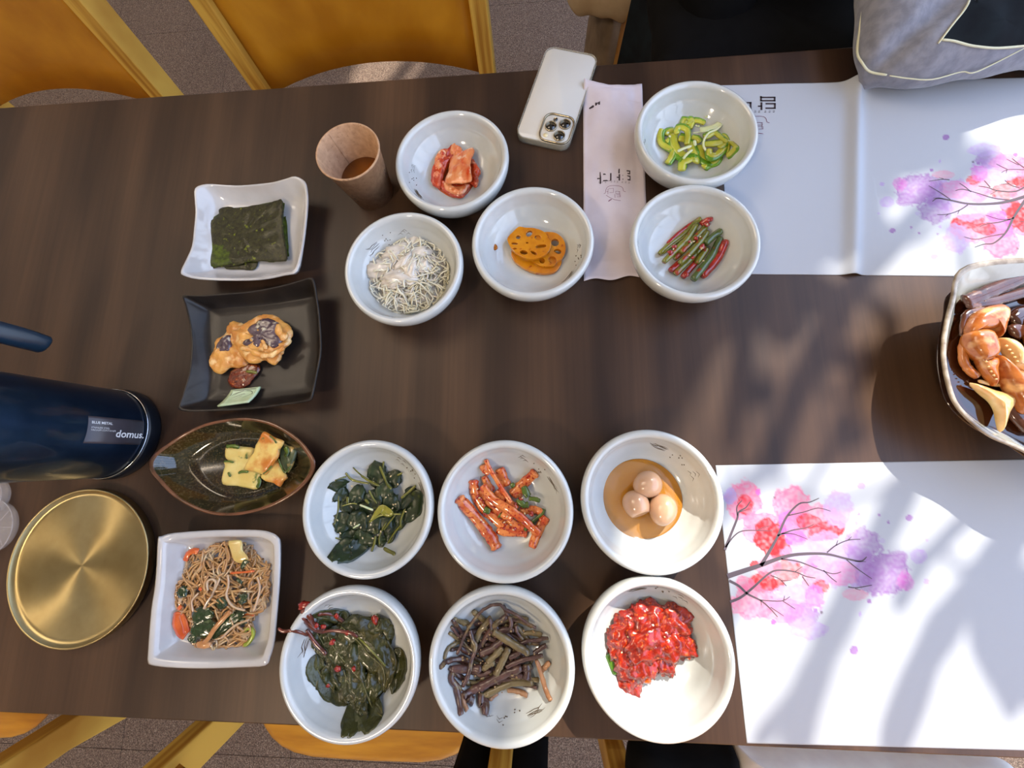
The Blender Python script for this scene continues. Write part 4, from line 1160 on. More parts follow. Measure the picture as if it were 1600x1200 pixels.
# ---- seasoned seaweed squares
m_gim = mat('seaweed_sheet', (58,56,30), (36,34,20), 190, .5, spec=.25, coat=.1, c3=(112,120,30), c3at=(.63,.72), c3scale=150, bump=1.0, bscale=330, bdist=.0012)
m_gim2 = mat('seaweed_sheet_green', (76,90,20), (44,52,16), 190, .5, spec=.25, coat=.1, bump=1.0, bscale=330, bdist=.001)
def gim(px, z, label, seed, mt=m_gim, th=.0012, tl=(0,0)):
    o = outl(c5(px), z+th, 5)
    cx = sum(p[0] for p in o)/len(o); cy = sum(p[1] for p in o)/len(o)
    m = MB(); m.slab(o, TZ+z, th, .0007, 90, seed, rings=(0,.2,.4,.55,.7,.8,.88,.95,1), rough=.0016, zf=lambda x, y: tl[0]*(x-cx)+tl[1]*(y-cy))
    food(m, 'seaweed_sheet', mt, label, 'seaweed', 'seasoned seaweed sheets')
gim([(560,900),(850,880),(852,1045),(700,1050),(555,1035)], .0068, 'dark seaweed sheet peeking out at the bottom of the stack', 1)
gim([(900,560),(1120,540),(1150,580),(1174,880),(1150,930),(950,960)], .0080, 'green-edged seaweed sheet showing at the right of the stack', 2, m_gim2)
gim([(375,640),(450,560),(800,560),(900,900),(500,1000),(385,960)], .0082, 'seaweed sheet showing at the left of the stack', 3, m_gim2)
gim([(380,660),(520,500),(800,440),(1110,400),(1125,540),(1140,900),(900,960),(650,990),(400,1000)], .0096, 'second seaweed sheet from the top of the stack', 4, m_gim2)
gim([(512,470),(600,452),(700,462),(870,440),(1000,425),(1118,390),(1135,470),(1128,600),(1150,820),(1160,950),(1100,972),(870,968),(760,975),(650,1005),(500,1018),(400,1032),(366,1000),(388,850),(378,740),(372,650),(430,575),(495,530)], .0112, 'topmost crinkled seaweed sheet of the stack', 5, m_gim, .0014, (.03,.05))

# ---- fried eggplant
m_fry = mat('fried_batter', (222,164,84), (196,128,60), 55, .35, coat=.25, c3=(238,200,140), c3at=(.55,.7), c3scale=90, bump=.9, bscale=200, bdist=.0012, sss=.15)
m_eggpl = mat('eggplant_flesh', (98,80,84), (66,50,60), 70, .22, coat=.5, c3=(196,186,160), c3at=(.55,.66), c3scale=110, bump=.5, bscale=200)
def fritter(outer, inner, z, seed, label):
    o = outl(c6(outer), z+.008, 4)
    e = empty('eggplant_fritter', (sum(p[0] for p in o)/len(o), sum(p[1] for p in o)/len(o), TZ+z), label, 'fritter', 'battered fried eggplant slices')
    m = MB(); m.slab(o, TZ+z, .009, .0042, 75, seed, rings=(0,.15,.3,.45,.6,.72,.82,.9,.96,1), dome=.002, rough=.0022); m.build('batter', m_fry, e)
    if inner:
        o2 = outl(c6(inner), z+.011, 4)
        m = MB(); m.slab(o2, TZ+z+.0078, .0052, .0022, 120, seed+3, rings=(0,.2,.4,.6,.75,.88,1), dome=.001, rough=.002); m.build('eggplant', m_eggpl, e)
fritter([(500,430),(560,425),(620,445),(640,520),(600,600),(640,700),(640,780),(560,805),(500,800),(430,852),(370,830),(338,770),(345,730),(362,680),(385,620),(400,570),(470,520)],
        [(450,560),(520,540),(530,620),(520,670),(440,680),(400,640)], .0060, 61, 'left hand fried eggplant fritter, partly underneath')
fritter([(515,500),(560,490),(610,450),(680,405),(750,372),(820,362),(880,378),(950,425),(1000,470),(1012,520),(995,600),(950,660),(930,700),(880,770),(840,775),(780,740),(700,770),(640,750),(590,690),(560,640),(530,580)],
        [(650,500),(720,440),(800,400),(880,420),(920,450),(905,520),(940,590),(870,650),(800,600),(740,640),(650,640),(620,600),(700,560)], .0125, 62, 'right hand fried eggplant fritter with dark purple flesh showing')
for i, (px, w) in enumerate([([(690,590),(730,550),(780,570),(800,620),(810,660)],36),([(740,500),(790,515)],22),([(910,450),(920,520),(980,570)],60),([(600,640),(680,660),(760,700),(860,700),(960,640)],44)]):
    m = MB(); m.strand(path(c6(px), .0245, 5), w/5.22*mpp(.024), .003, 8, .6, 0, .6, i)
    food(m, 'batter_crust', m_fry, 'golden ridge of fried batter on the right hand fritter', 'fritter', 'batter ridges on the fritter')
m_ssam = mat('dark_chili_sauce', (120,48,20), (84,28,12), 200, .1, coat=1.0, c3=(176,92,36), c3at=(.6,.68), c3scale=300, bump=1.0, bscale=420, bdist=.0009)
o = outl(c6([(495,890),(520,830),(590,790),(660,765),(740,775),(755,810),(740,850),(700,900),(660,945),(600,975),(530,965),(495,930)]), .009, 4)
m = MB(); m.slab(o, TZ+.0050, .0045, .0016, 220, 9, rings=(0,.2,.4,.6,.75,.88,1), dome=.001, rough=.0012)
food(m, 'soy_chili_sauce', m_ssam, 'brown-red seasoned soy sauce spooned beside the fritters', 'sauce', kind='stuff')
m = MB(); m.strand(path(c6([(650,835),(700,840),(740,850)]), .012, 4), .0042, .0014, 6, .6)
food(m, 'scallion_piece', m_gstem, 'yellow-green scallion piece in the brown sauce', 'vegetable')

# ---- vegetable pancake
m_pan = mat('pancake_egg', (226,206,132), (212,184,100), 50, .3, coat=.3, c3=(92,112,52), c3at=(.66,.72), c3scale=70, sss=.2, bump=.4, bscale=200)
m_panb = mat('pancake_browned', (226,196,112), (198,118,44), 45, .3, coat=.35, lo=.42, hi=.62, c3=(96,110,50), c3at=(.68,.74), c3scale=90, sss=.2, bump=.4, bscale=200)
m_pang = mat('pancake_leafy', (88,96,66), (50,66,44), 60, .25, coat=.5, c3=(206,170,96), c3at=(.56,.66), c3scale=80)
for i, (px, z, mt, tl, lab) in enumerate([
  ([(745,340),(800,322),(900,330),(1005,348),(990,440),(1060,560),(1040,640),(1022,712),(930,700),(850,685),(716,665),(722,560),(738,500),(730,470),(770,450),(745,420)],.0062,m_pan,(0,0),'flat pale yellow pancake piece at the left'),
  ([(1240,300),(1330,325),(1392,362),(1370,440),(1335,530),(1290,562),(1230,450)],.0070,m_pang,(.1,0),'leafy dark pancake piece at the right'),
  ([(1060,590),(1130,530),(1210,450),(1250,520),(1300,605),(1265,640),(1230,692),(1180,660),(1100,640)],.0072,m_panb,(0,.05),'browned pancake piece at the lower right'),
  ([(1092,200),(1130,205),(1200,250),(1280,285),(1240,350),(1225,420),(1160,500),(1090,586),(1000,560),(905,540),(900,505),(980,400),(1000,370),(1020,310),(1050,270)],.0135,m_panb,(.05,.1),'browned pancake piece lying on top of the others')]):
    o = outl(c7(px), z+.005, 3)
    cx = sum(p[0] for p in o)/len(o); cy = sum(p[1] for p in o)/len(o)
    m = MB(); m.slab(o, TZ+z, .0055, .0009, 110, 70+i, rings=(0,.3,.5,.7,.82,.92,1), rough=.0008, zf=lambda x, y: tl[0]*(x-cx)+tl[1]*(y-cy))
    food(m, 'pancake_piece', mt, lab, 'pancake', 'vegetable pancake pieces')
for i, (px, w, z) in enumerate([([(760,330),(820,325),(880,340)],34,.0135),([(740,462),(790,462),(830,472)],16,.0130),([(870,570),(900,555),(960,555)],24,.0135),([(1230,440),(1250,500),(1290,560),(1340,500)],16,.0155),([(1090,575),(1130,545),(1170,500)],14,.0200),([(1290,330),(1310,380),(1290,420)],40,.0150),([(1150,230),(1190,270),(1210,300)],14,.0215),([(1050,600),(1060,650),(1040,700)],34,.010),([(940,400),(950,440)],12,.0135),([(780,560),(800,600)],20,.013)]):
    m = MB(); m.strand(path(c7(px), z, 4), w/5.714*mpp(z), .0011, 6, .5, 0, .4, i)
    food(m, 'leaf_shred', m_scal, 'dark green vegetable shred on the pancake', 'vegetable', 'green shreds in the pancake')

# ---- glass noodles
m_nood = mat('glass_noodle', (200,152,98), (176,122,72), 60, .12, coat=.8, sss=.3, sssr=(.01,.006,.003), c3=(206,176,136), c3at=(.55,.7), c3scale=60)
c20 = crop(210, 810, 4.8)
POLY = c20([(370,270),(480,240),(620,180),(700,175),(860,205),(900,290),(990,330),(995,560),(970,690),(860,760),(880,900),(800,990),(640,1000),(460,1025),(390,960),(400,880),(300,830),(290,700),(255,600),(260,530),(330,450)])
def inside(x, y, P):
    r = False; j = len(P)-1
    for i in range(len(P)):
        if (P[i][1] > y) != (P[j][1] > y) and x < (P[j][0]-P[i][0])*(y-P[i][1])/(P[j][1]-P[i][1])+P[i][0]: r = not r
        j = i
    return r
m = MB()
cnt = 0
pc_ = (342, 935)
while cnt < 270:
    x, y = R.uniform(262,420), R.uniform(845,1025)
    if not inside(x, y, POLY): continue
    d = R.gauss(-.7, .7)+PI*R.randint(0,1); cv = R.gauss(0, .35); n_ = R.randint(9,16); st = R.uniform(4.5,7)
    base = R.uniform(0, 1)
    pts = []
    for k in range(n_):
        if not inside(x, y, POLY): d += 1.0; x += (pc_[0]-x)*.12; y += (pc_[1]-y)*.12
        rr = math.hypot((x-pc_[0])/80, (y-pc_[1])/95)
        z = .0068+.015*base*max(.12, 1-rr*rr)+.0012*math.sin(k*.8+cnt)
        p = unp(x, y, .014); pts.append(V(p.x, p.y, TZ+max(z, .0066)))
        x += math.cos(d)*st; y += math.sin(d)*st; d += cv*.5+R.gauss(0,.16)
    m.strand(catmull(pts, 2), R.uniform(.0020,.0030), R.uniform(.0014,.0020), 6, .8, .6, .1, cnt)
    cnt += 1
food(m, 'glass_noodles', m_nood, 'tangle of glossy brown glass noodles', 'noodles', kind='stuff')
m_carrot = mat('cooked_carrot', (214,104,46), (190,76,30), 60, .2, coat=.6, sss=.2)
m_spin = mat('cooked_spinach', (44,64,34), (26,40,24), 60, .18, coat=.7, c3=(92,112,60), c3at=(.62,.7), c3scale=90, bump=.4, bscale=260)
m_mush = mat('mushroom', (196,142,90), (168,112,66), 60, .2, coat=.5)
for i, (px, w, z) in enumerate([([(440,770),(500,730),(600,720)],120,.0205),([(420,850),(520,830),(620,780)],110,.0205),([(560,890),(640,820),(760,730),(840,700)],90,.019),([(420,930),(440,900),(480,880)],60,.014),
     ([(620,610),(650,640),(690,660)],70,.0215),([(330,540),(360,560),(390,580)],80,.017),([(780,620),(820,600),(850,590)],60,.019),([(780,480),(800,460)],50,.020),([(720,760),(790,770),(840,790)],50,.017),([(570,910),(580,880),(640,850)],50,.016),([(800,380),(830,330),(860,320)],30,.021)]):
    m = leaf_m(path(c20(px), z, 4), w/4.8*mpp(z), .0006, 90+i, .003, .1, 12, 7, ragged=.3)
    food(m, 'spinach_leaf', m_spin, {0:'spinach leaf in the middle of the noodle heap',5:'spinach bit at the left of the noodle heap',10:'thin spinach shred near the onion petal'}.get(i, 'dark cooked spinach leaf among the noodles'), 'leaf', 'spinach leaves in the noodles')
for i, (px, w, z) in enumerate([([(380,320),(400,270),(440,245),(480,250)],40,.0125),([(330,700),(320,780),(350,850),(390,875)],60,.0125),([(350,720),(380,790),(395,860)],40,.0145),([(720,410),(800,405),(900,395)],14,.0215),([(820,720),(860,715),(900,720)],22,.014),([(490,540),(500,520)],30,.021),([(330,660),(350,680)],34,.016)]):
    m = MB(); m.strand(path(c20(px), z, 5), w/4.8*mpp(z), .0022, 7, .6, .3, .2, i)
    food(m, 'carrot_strip', m_carrot, {0:'carrot strip curled at the top left of the noodles',1:'wide carrot piece at the lower left of the noodles'}.get(i, 'orange carrot strip among the noodles'), 'vegetable', 'carrot strips in the noodles')
o = outl(c20([(695,180),(720,168),(795,170),(805,240),(840,285),(845,315),(790,340),(740,320),(715,250)]), .021, 4)
m = MB(); m.slab(o, TZ+.0185, .0020, .0006, 200, 5, dome=.0012)
food(m, 'onion_petal', mat('cooked_onion', (218,192,124), (202,172,100), 50, .15, coat=.6, sss=.3), 'pale yellow onion petal on top of the noodles', 'vegetable')
m = MB(); m.strand(path(c20([(725,695),(660,760),(600,830),(555,900),(520,935)]), (.023,.024,.024,.022,.020), 5), 30/4.8*mpp(.023), .0038, 8, .8, 0, .1, 1)
m.blob(V(*[(lambda p: (p.x, p.y, TZ+.019))(unp(*c20([(520,945)])[0], .019))][0]), (.0085,.0042,.0030), 2, .15, 1.5, 0, 3)
food(m, 'mushroom_strip', m_mush, 'long tan mushroom stem lying on the spinach', 'vegetable')
m = MB(); m.strand(path(c20([(820,880),(830,835),(870,825),(893,860),(880,900),(850,940),(820,950)]), .012, 5), 24/4.8*mpp(.012), .003, 8, .6)
food(m, 'scallion_ring', mat('scallion_light', (158,170,60), (130,146,44), 60, .2, coat=.5), 'curled light green scallion at the lower right of the noodles', 'vegetable')
m = MB()
for i, px in enumerate([[(550,540),(545,480),(580,455),(610,480),(590,560),(540,640),(520,680)],[(700,420),(705,500),(690,580),(740,660),(830,690)],[(920,440),(940,520),(920,620),(890,700)],[(640,450),(600,540),(570,600)],[(860,760),(760,800),(690,860),(650,900)],[(440,700),(430,620),(480,560)]]):
    m.strand(path(c20(px), .0225, 5), .0026, .0018, 6, .7, .4, .1, i)
food(m, 'loose_noodles', mat('glass_noodle_clear', (206,178,150), (186,152,120), 60, .08, coat=.9, sss=.3), 'clearer glass noodles looping over the heap', 'noodles', kind='stuff')
# ================================================================ paper placemats with the printed tree
m_paper = bpy.data.materials.new('printed_paper'); m_paper.use_nodes = True
_nt = m_paper.node_tree; _a = _nt.nodes.new('ShaderNodeVertexColor'); _a.layer_name = 'print'
_nt.links.new(_a.outputs['Color'], _nt.nodes['Principled BSDF'].inputs['Base Color'])
_nt.nodes['Principled BSDF'].inputs['Roughness'].default_value = .7
_nt.nodes['Principled BSDF'].inputs['Specular IOR Level'].default_value = .25
m_branch = mat('printed_branch', (88,78,86), rough=.7, spec=.2)
m_letter = mat('printed_letter', (62,52,56), rough=.7, spec=.2)
m_maroon = mat('printed_maroon', (112,60,88), rough=.7, spec=.2)
MW, MH = .388, .2725
LO = V(.1962, -.0095, 0); _a1 = math.radians(1.0)
E1, E2 = V(math.cos(_a1), math.sin(_a1), 0), V(math.sin(_a1), -math.cos(_a1), 0)
def low(s, t): return LO+E1*s+E2*t
def st(p): 
    d = V(p.x, p.y, 0)-LO
    return d.dot(E1), d.dot(E2)
_th = math.radians(176.1); UT = V(.8159, .1780, 0)
def upm(p): return V(p.x*math.cos(_th)-p.y*math.sin(_th)+UT.x, p.x*math.sin(_th)+p.y*math.cos(_th)+UT.y, 0)
def upinv(p):
    q = V(p.x-UT.x, p.y-UT.y, 0)
    return V(q.x*math.cos(_th)+q.y*math.sin(_th), -q.x*math.sin(_th)+q.y*math.cos(_th), 0)
PK, RD, MG, PU, LI, GR = (206,108,142), (196,40,48), (190,96,176), (142,104,160), (166,146,190), (90,66,90)
BL = [(190,230,85,95,PK,.8),(195,250,36,50,RD,.75),(110,200,30,42,LI,.9),(285,345,95,45,PK,.75),(245,415,55,42,PK,.65),(460,240,85,85,PK,.8),(340,430,75,85,RD,.95),(400,500,52,52,RD,.85),
      (462,360,64,64,MG,.75),(600,350,130,85,PK,.7),(555,345,60,36,RD,.75),(690,390,58,46,RD,.8),(610,410,50,40,RD,.6),(725,275,70,85,LI,.8),(480,440,50,36,MG,.85),(250,590,24,24,RD,.9),(300,690,66,50,RD,.9),(365,705,45,30,RD,.7),
      (250,800,115,80,PK,.75),(190,700,42,40,PK,.75),(440,620,70,52,RD,.6),(590,650,70,80,PK,.7),(625,715,40,34,RD,.65),(600,570,40,28,MG,.9),(480,800,120,85,LI,.85),(590,770,46,58,MG,.6),(400,850,100,60,PK,.55),(520,880,80,60,PU,.6),
      (560,960,90,45,LI,.7),(780,600,140,100,LI,.85),(750,640,80,60,PK,.4),(860,480,85,85,PU,.65),(900,640,70,90,PU,.55),(1000,640,115,105,PU,.75),(1105,680,40,45,MG,.55),(1050,560,60,42,PU,.5),(540,520,110,50,LI,.6),(660,470,90,60,LI,.6),(330,600,60,50,PK,.6),(820,760,60,28,PK,.4),
      (270,178,14,16,MG,.9),(363,208,6,6,GR,.8),(855,142,19,18,LI,.9),(958,307,8,7,PU,.9),(1008,348,8,9,PU,.8),(1127,325,19,17,PU,.9),(842,303,7,7,PU,.8),(828,357,10,12,LI,.9),(820,400,8,8,LI,.9),(1180,540,40,34,LI,.75),(1225,685,15,17,LI,.9),(1228,452,10,10,LI,.8),
      (900,797,12,12,PU,1),(815,1075,22,24,PU,.95),(628,860,8,7,GR,.9),(593,848,12,12,PU,.9),(355,915,14,15,MG,1),(848,870,9,12,LI,1),(975,455,16,14,LI,.5)]
PAPER = lin((172,176,184))[:3]
BLL = [(a, b, c*(1.14 if c > 25 else 1), d*(1.14 if d > 25 else 1), [lin(col)[k] for k in range(3)], s) for a, b, c, d, col, s in BL]
def ink_at(p):
    x, y = prj(V(p.x, p.y, TZ))
    X, Y = (x-1110)*3.635, (y-720)*3.635
    col = list(PAPER)
    if not (-60 < X < 1300 and 60 < Y < 1150): return col
    n1 = noise.noise(V(X*.018, Y*.018, 3.1)); n2 = noise.noise(V(X*.055, Y*.055, 8.7))
    for cx, cy, rx, ry, c, s in BLL:
        if abs(X-cx) > rx*1.5+4 or abs(Y-cy) > ry*1.5+4: continue
        big = rx > 30
        r = math.hypot((X-cx)/rx, (Y-cy)/ry) + ((.26*n1+.22*n2) if big else .1*n2)
        if r > 1.12: continue
        w = min(1, (1.12-r)/.14)
        a = s*w*(.92+.5*n2 if big else .95)
        if .9 < r < 1.08: a = min(1, a*1.25)
        a = max(0, min(1, a))
        col = [u*(1-a)+u*v*a*1.02 if k_ else u*(1-a)+v*a for k_, (u, v) in ((0, z_) for z_ in zip(col, c))]
    return col
def placemat(mapf, zf, label):
    nu, nv = 300, 210
    e = None
    m = MB(); cols = []
    top = []; cc_ = []
    for i in range(nu):
        for j in range(nv):
            p = low(MW*i/(nu-1), MH*j/(nv-1))
            q = mapf(p)
            top.append(V(q.x, q.y, TZ+.0004+zf(q))); cc_.append(ink_at(p))
    fs = []
    N = nu*nv
    for i in range(nu-1):
        for j in range(nv-1):
            a = i*nv+j
            fs.append((a, a+1, a+nv+1, a+nv))
    ring = [i*nv for i in range(nu)]+[(nu-1)*nv+j for j in range(1, nv)]+[i*nv+nv-1 for i in range(nu-2, -1, -1)]+[j for j in range(nv-2, 0, -1)]
    bot = [V(top[k].x, top[k].y, top[k].z-.0003) for k in ring]
    for k in range(len(ring)):
        k2 = (k+1) % len(ring)
        fs.append((ring[k], ring[k2], N+k2, N+k))
    m.add(top+bot, fs)
    cen = mapf(low(MW/2, MH/2))
    e = empty('paper_placemat', (cen.x, cen.y, TZ), label, 'placemat', 'printed paper placemats')
    o = m.build('paper_sheet', m_paper, e)
    at = o.data.color_attributes.new('print', 'FLOAT_COLOR', 'POINT')
    w = lin((172,176,184))
    buf = []
    for c in cc_: buf += [c[0], c[1], c[2], 1.0]
    for _ in ring: buf += list(w)
    at.data.foreach_set('color', buf)
    return e
cB = crop(1110, 720, 3.635)
BR = [([(95,655),(200,620),(290,590),(400,550),(500,530),(650,528),(770,555),(850,570),(885,545)],24,4),([(400,556),(500,572),(600,610),(690,640),(740,630)],7,3),([(285,595),(330,520),(380,430),(430,320),(500,245),(560,235),(615,212)],17,3),
 ([(440,310),(530,290),(610,268),(680,285)],6,2),([(380,425),(460,395),(540,380),(585,360)],8,3),([(400,412),(470,415),(550,445)],6,2),([(80,505),(110,430),(150,330),(160,290),(200,265),(225,230)],14,4),([(152,310),(150,260),(178,225)],6,3),([(165,290),(230,270)],4,2),
 ([(85,490),(130,430),(180,398),(270,395),(350,398)],8,3),([(270,390),(310,375),(345,368)],4,2),([(110,800),(170,775),(240,720),(330,640),(390,620),(480,630),(540,655),(595,665)],13,3),([(480,628),(520,600)],4,2),([(520,655),(558,710)],5,3),
 ([(340,650),(390,670),(430,710)],5,3),([(400,680),(455,678)],4,2),([(105,680),(160,710),(210,755),(280,790),(330,830),(380,885)],14,3),([(280,790),(400,795),(450,770)],5,3),([(410,795),(480,840)],4,2),([(340,830),(415,880)],4,2),([(415,790),(420,765)],4,2),
 ([(660,520),(710,480),(780,450),(850,445)],7,3),([(712,480),(722,450)],4,2),([(780,450),(800,430)],4,2),([(770,560),(830,610),(915,670)],5,3),([(820,570),(880,572)],4,2),([(780,715),(830,720),(915,705)],6,3),([(820,725),(850,733)],4,2),([(640,620),(680,660),(715,688)],5,3),([(285,790),(288,820)],4,2)]
def ribbon(m, pts, w0, w1):
    n = len(pts)
    for i, p in enumerate(pts): pass
    vs = []
    for i, p in enumerate(pts):
        d = pts[min(i+1, n-1)]-pts[max(i-1, 0)]; d.z = 0
        d = d.normalized() if d.length > 1e-9 else V(1,0,0)
        s = V(-d.y, d.x, 0); w = w0+(w1-w0)*i/(n-1)
        vs += [p+s*w/2, p-s*w/2]
    m.add(vs, [(2*i, 2*i+1, 2*i+3, 2*i+2) for i in range(n-1)])
def print_branches(e, mapf, zf):
    for k, (px, w0, w1) in enumerate(BR):
        g = []
        for q in catmull([V(*unp(x, y, 0).xy, 0) for x, y in cB(px)], 5):
            p = mapf(q); g.append(V(p.x, p.y, TZ+.00062+zf(p)))
        m = MB(); ribbon(m, g, w0/3.635*.00078, w1/3.635*.00078)
        m.build('printed_branch', m_branch, e, False)
# the shop's logo: strokes measured on the paper sleeve
LOGO = [([(252,508),(316,508),(316,524),(252,524),(252,505)],6.5),([(277,539),(317,539),(317,561),(277,561)],6.5),([(254,536),(254,566)],7),([(241,551),(254,551)],6),
        ([(163,534),(203,534),(203,570),(163,570)],6.5),([(144,522),(144,583)],7),([(129,554),(144,554)],6)]
LOGO2 = [([(163,647),(172,642),(176,622),(184,608),(200,602),(225,601),(250,601),(268,605),(277,616),(279,628),(292,633)],2.2),([(176,655),(198,670),(225,682),(262,687)],2.4),([(190,692),(200,684),(209,680)],5),
         ([(192,618),(219,616),(219,640),(196,640)],2),([(188,618),(187,650)],2),([(179,634),(187,634)],2),([(233,632),(259,632),(259,645),(233,645),(233,631)],2),([(236,652),(262,652),(262,664),(240,664)],2),([(228,650),(229,671)],2),([(258,664),(254,632)],1.6)]
SUBT = [137,155,173,207,225,243,272,292,312]
def logo(e, f):
    for pts, w in LOGO:
        m = MB(); ww = 1.2*(f(100, 0)-f(100+w, 0)).length
        P = [f(x, y) for x, y in pts]
        for a, b in zip(P, P[1:]):
            d = (b-a); d.z = 0; d.normalize()
            ribbon(m, [a-d*ww/2, b+d*ww/2], ww, ww)
        m.build('logo_letter_stroke', m_letter, e, False)
    for pts, w in LOGO2:
        m = MB(); ww = (f(100, 0)-f(100+w, 0)).length
        ribbon(m, catmull([f(x, y) for x, y in pts], 3) if len(pts) > 5 else [f(x, y) for x, y in pts], ww, ww)
        m.build('logo_drawing_stroke', m_maroon, e, False)
    for i, x in enumerate(SUBT):
        m = MB(); y = 577; ww = (f(100, 0)-f(101.3, 0)).length
        ribbon(m, [f(x-4, y-4), f(x+3, y-4), f(x+3, y+1), f(x-4, y+1)], ww, ww); ribbon(m, [f(x-5, y+4), f(x+4, y+5)], ww, ww)
        m.build('logo_small_letter', m_letter, e, False)
z0f = lambda p: 0.0
FA, FB = V(.4198,.4853,0), V(.3748,.2135,0)
FD = (FB-FA).normalized(); FN = V(-FD.y, FD.x, 0)
def foldz(p):
    d = (V(p.x, p.y, 0)-FA).dot(FN); t = (V(p.x, p.y, 0)-FA).dot(FD)
    z = .0085*math.exp(-(d/.0085)**2)*(1-.35*t/.27)
    if t < .03: z += .004*math.exp(-(d/.014)**2)*(1-t/.03)
    return max(0, z)+.0008*max(0, noise.noise(V(p.x*14, p.y*14, 0)))*(1 if p.x < .42 else .3)
e = placemat(low and (lambda p: p), z0f, 'paper placemat at the lower right, blossom tree printed at its left edge')
print_branches(e, lambda p: p, z0f)
def px_of(x, y): return (1140+((x-252)*3.98+585)/12, 130+((y-508)*3.8+275)/12)
def f_up(x, y):
    q = unp(*px_of(x, y), 0); return V(q.x, q.y, TZ+.0007+foldz(q))
def f_lo(x, y):
    q = upinv(unp(*px_of(x, y), 0)); return V(q.x, q.y, TZ+.0007)
logo(e, f_lo)
e = placemat(upm, foldz, 'creased paper placemat at the upper right with a raised fold down its middle')
print_branches(e, upm, foldz)
logo(e, f_up)

# ---------------------------------------------------------------- paper cutlery sleeve
m_sleeve = mat('white_paper_sleeve', (206,198,206), (198,188,196), 30, .7, spec=.25, bump=.15, bscale=40)
qa, qb, qc, qd = V(.0667,.5007,0), V(.1465,.4984,0), V(.1370,.2200,0), V(.0573,.2169,0)
def slv(u, v):
    p = qa.lerp(qb, u).lerp(qd.lerp(qc, u), v)
    edge = math.sin(PI*min(1, max(0, (u-.06)/.80)))
    b = .0075*max(0, edge)**.8*(1 if .04 < v < .93 else .55)
    z = b*(.75+.25*math.sin(v*5+1))+.0012*noise.noise(V(u*6, v*14, 2))
    if v < .09: z += .010*(1-v/.09)*(1-u)**2*1.4
    if v < .02: p = p+V(0, .004*math.sin(u*5+2.6), 0)
    if v > .95: p = p+V(0, .0022*math.sin(u*11), 0)
    return V(p.x, p.y, TZ+.0010+max(0, z))
e = empty('paper_cutlery_sleeve', (.102,.36,TZ), 'long white paper cutlery sleeve with a dark logo, between bowls and phone', 'paper sleeve')
m = MB(); m.sheet(slv, 26, 70, .0004); m.build('paper_sleeve', m_sleeve, e)
def slz(p):
    # invert the near-rectangular mapping
    v = (qa.y-p.y)/(qa.y-qd.y); u = (p.x-(qa.x+(qd.x-qa.x)*v))/((qb.x-qa.x))
    return slv(max(0, min(1, u)), max(0, min(1, v))).z
cE = crop(900, 130, 3.75)
def f_en(x, y):
    (X, Y), = cE([(x, y)])
    q = unp(X, Y, .006); return V(q.x, q.y, slz(q)+.0005)
logo(e, f_en)
for pts in ([(112,108),(140,108),(140,130),(112,130)],[(77,134),(100,122),(107,128),(104,138),(80,142)]):
    m = MB(); P = [f_en(x, y) for x, y in pts]; m.add(P, [tuple(range(len(P)))]); m.build('logo_letter_stroke', m_letter, e, False)
m = MB(); ribbon(m, [f_en(x, y)+V(0,0,-.0001) for x, y in [(80,190),(100,150),(140,118),(200,108),(300,98),(385,97)]], .0006, .0004)
m.build('fold_line', mat('paper_fold', (196,182,180), rough=.8), e, False)

# ---------------------------------------------------------------- bowl of soy-marinated crab
m_cb = mat('grey_white_glaze', (186,186,178), (172,170,160), 40, .16, coat=.5)
m_cbr = mat('rim_glaze', (176,164,146), (128,112,92), 90, .25, coat=.3)
rimw = [(p.x, p.y) for p in [unp(x, y, .056) for x, y in ((1510,415),(1486,470),(1474,540),(1482,600),(1500,640),(1545,680),(1600,706))]]
rimw += [(.505,-.030),(.575,-.030),(.640,.005),(.672,.07),(.664,.145),(.62,.188),(.54,.200)]
e = dish('crab_bowl', 'large grey-white bowl at the right edge holding crab in dark soy sauce', rimw, [.058,.056,.055,.055,.055,.055,.056,.057,.056,.056,.056,.057,.058,.057], m_cb, .55, .010, .0045, base_s=.48, rim_mat=m_cbr, per=6, flare=1.15, world=True, cat='bowl')
ccx, ccy = sum(p[0] for p in rimw)/len(rimw), sum(p[1] for p in rimw)/len(rimw)
m_sau = mat('dark_soy_sauce', (58,26,10), (44,18,8), 20, .04, coat=1)
so_ = [(ccx+(p.x-ccx)*.86, ccy+(p.y-ccy)*.86) for p in catmull([V(a, b, 0) for a, b in rimw], 6, True)]
m = MB(); m.slab(so_, TZ+.028, .007, rings=(0,.5,.9,.99,1)); food(m, 'soy_sauce', m_sau, 'dark soy sauce filling the crab bowl', 'sauce', kind='stuff')
m_crab = mat('crab_shell_orange', (186,112,50), (140,66,24), 60, .2, coat=.5, c3=(216,166,110), c3at=(.52,.68), c3scale=55, sss=.15, bump=.4, bscale=160)
m_crabc = mat('crab_shell_cream', (222,190,136), (196,152,92), 45, .18, coat=.6, sss=.25, bump=.3, bscale=160)
m_crabd = mat('crab_leg_dark', (84,46,28), (50,26,16), 70, .12, coat=.6, c3=(140,98,74), c3at=(.55,.7), c3scale=60)
cC = crop(1450, 390, 3.636)
def crabp(px, z_, th, mt, name, label, seed, dome=.004, amp=.0012, cat='crab', e=None):
    z = z_-.028
    o = outl(cC(px), z+th, 4)
    m = MB(); m.slab(o, TZ+z, th, amp, 70, seed, rings=(0,.25,.5,.7,.85,.94,1), dome=dome)
    if e is not None: return m.build(name, mt, e)
    return food(m, name, mt, label, cat, 'pieces of marinated crab')
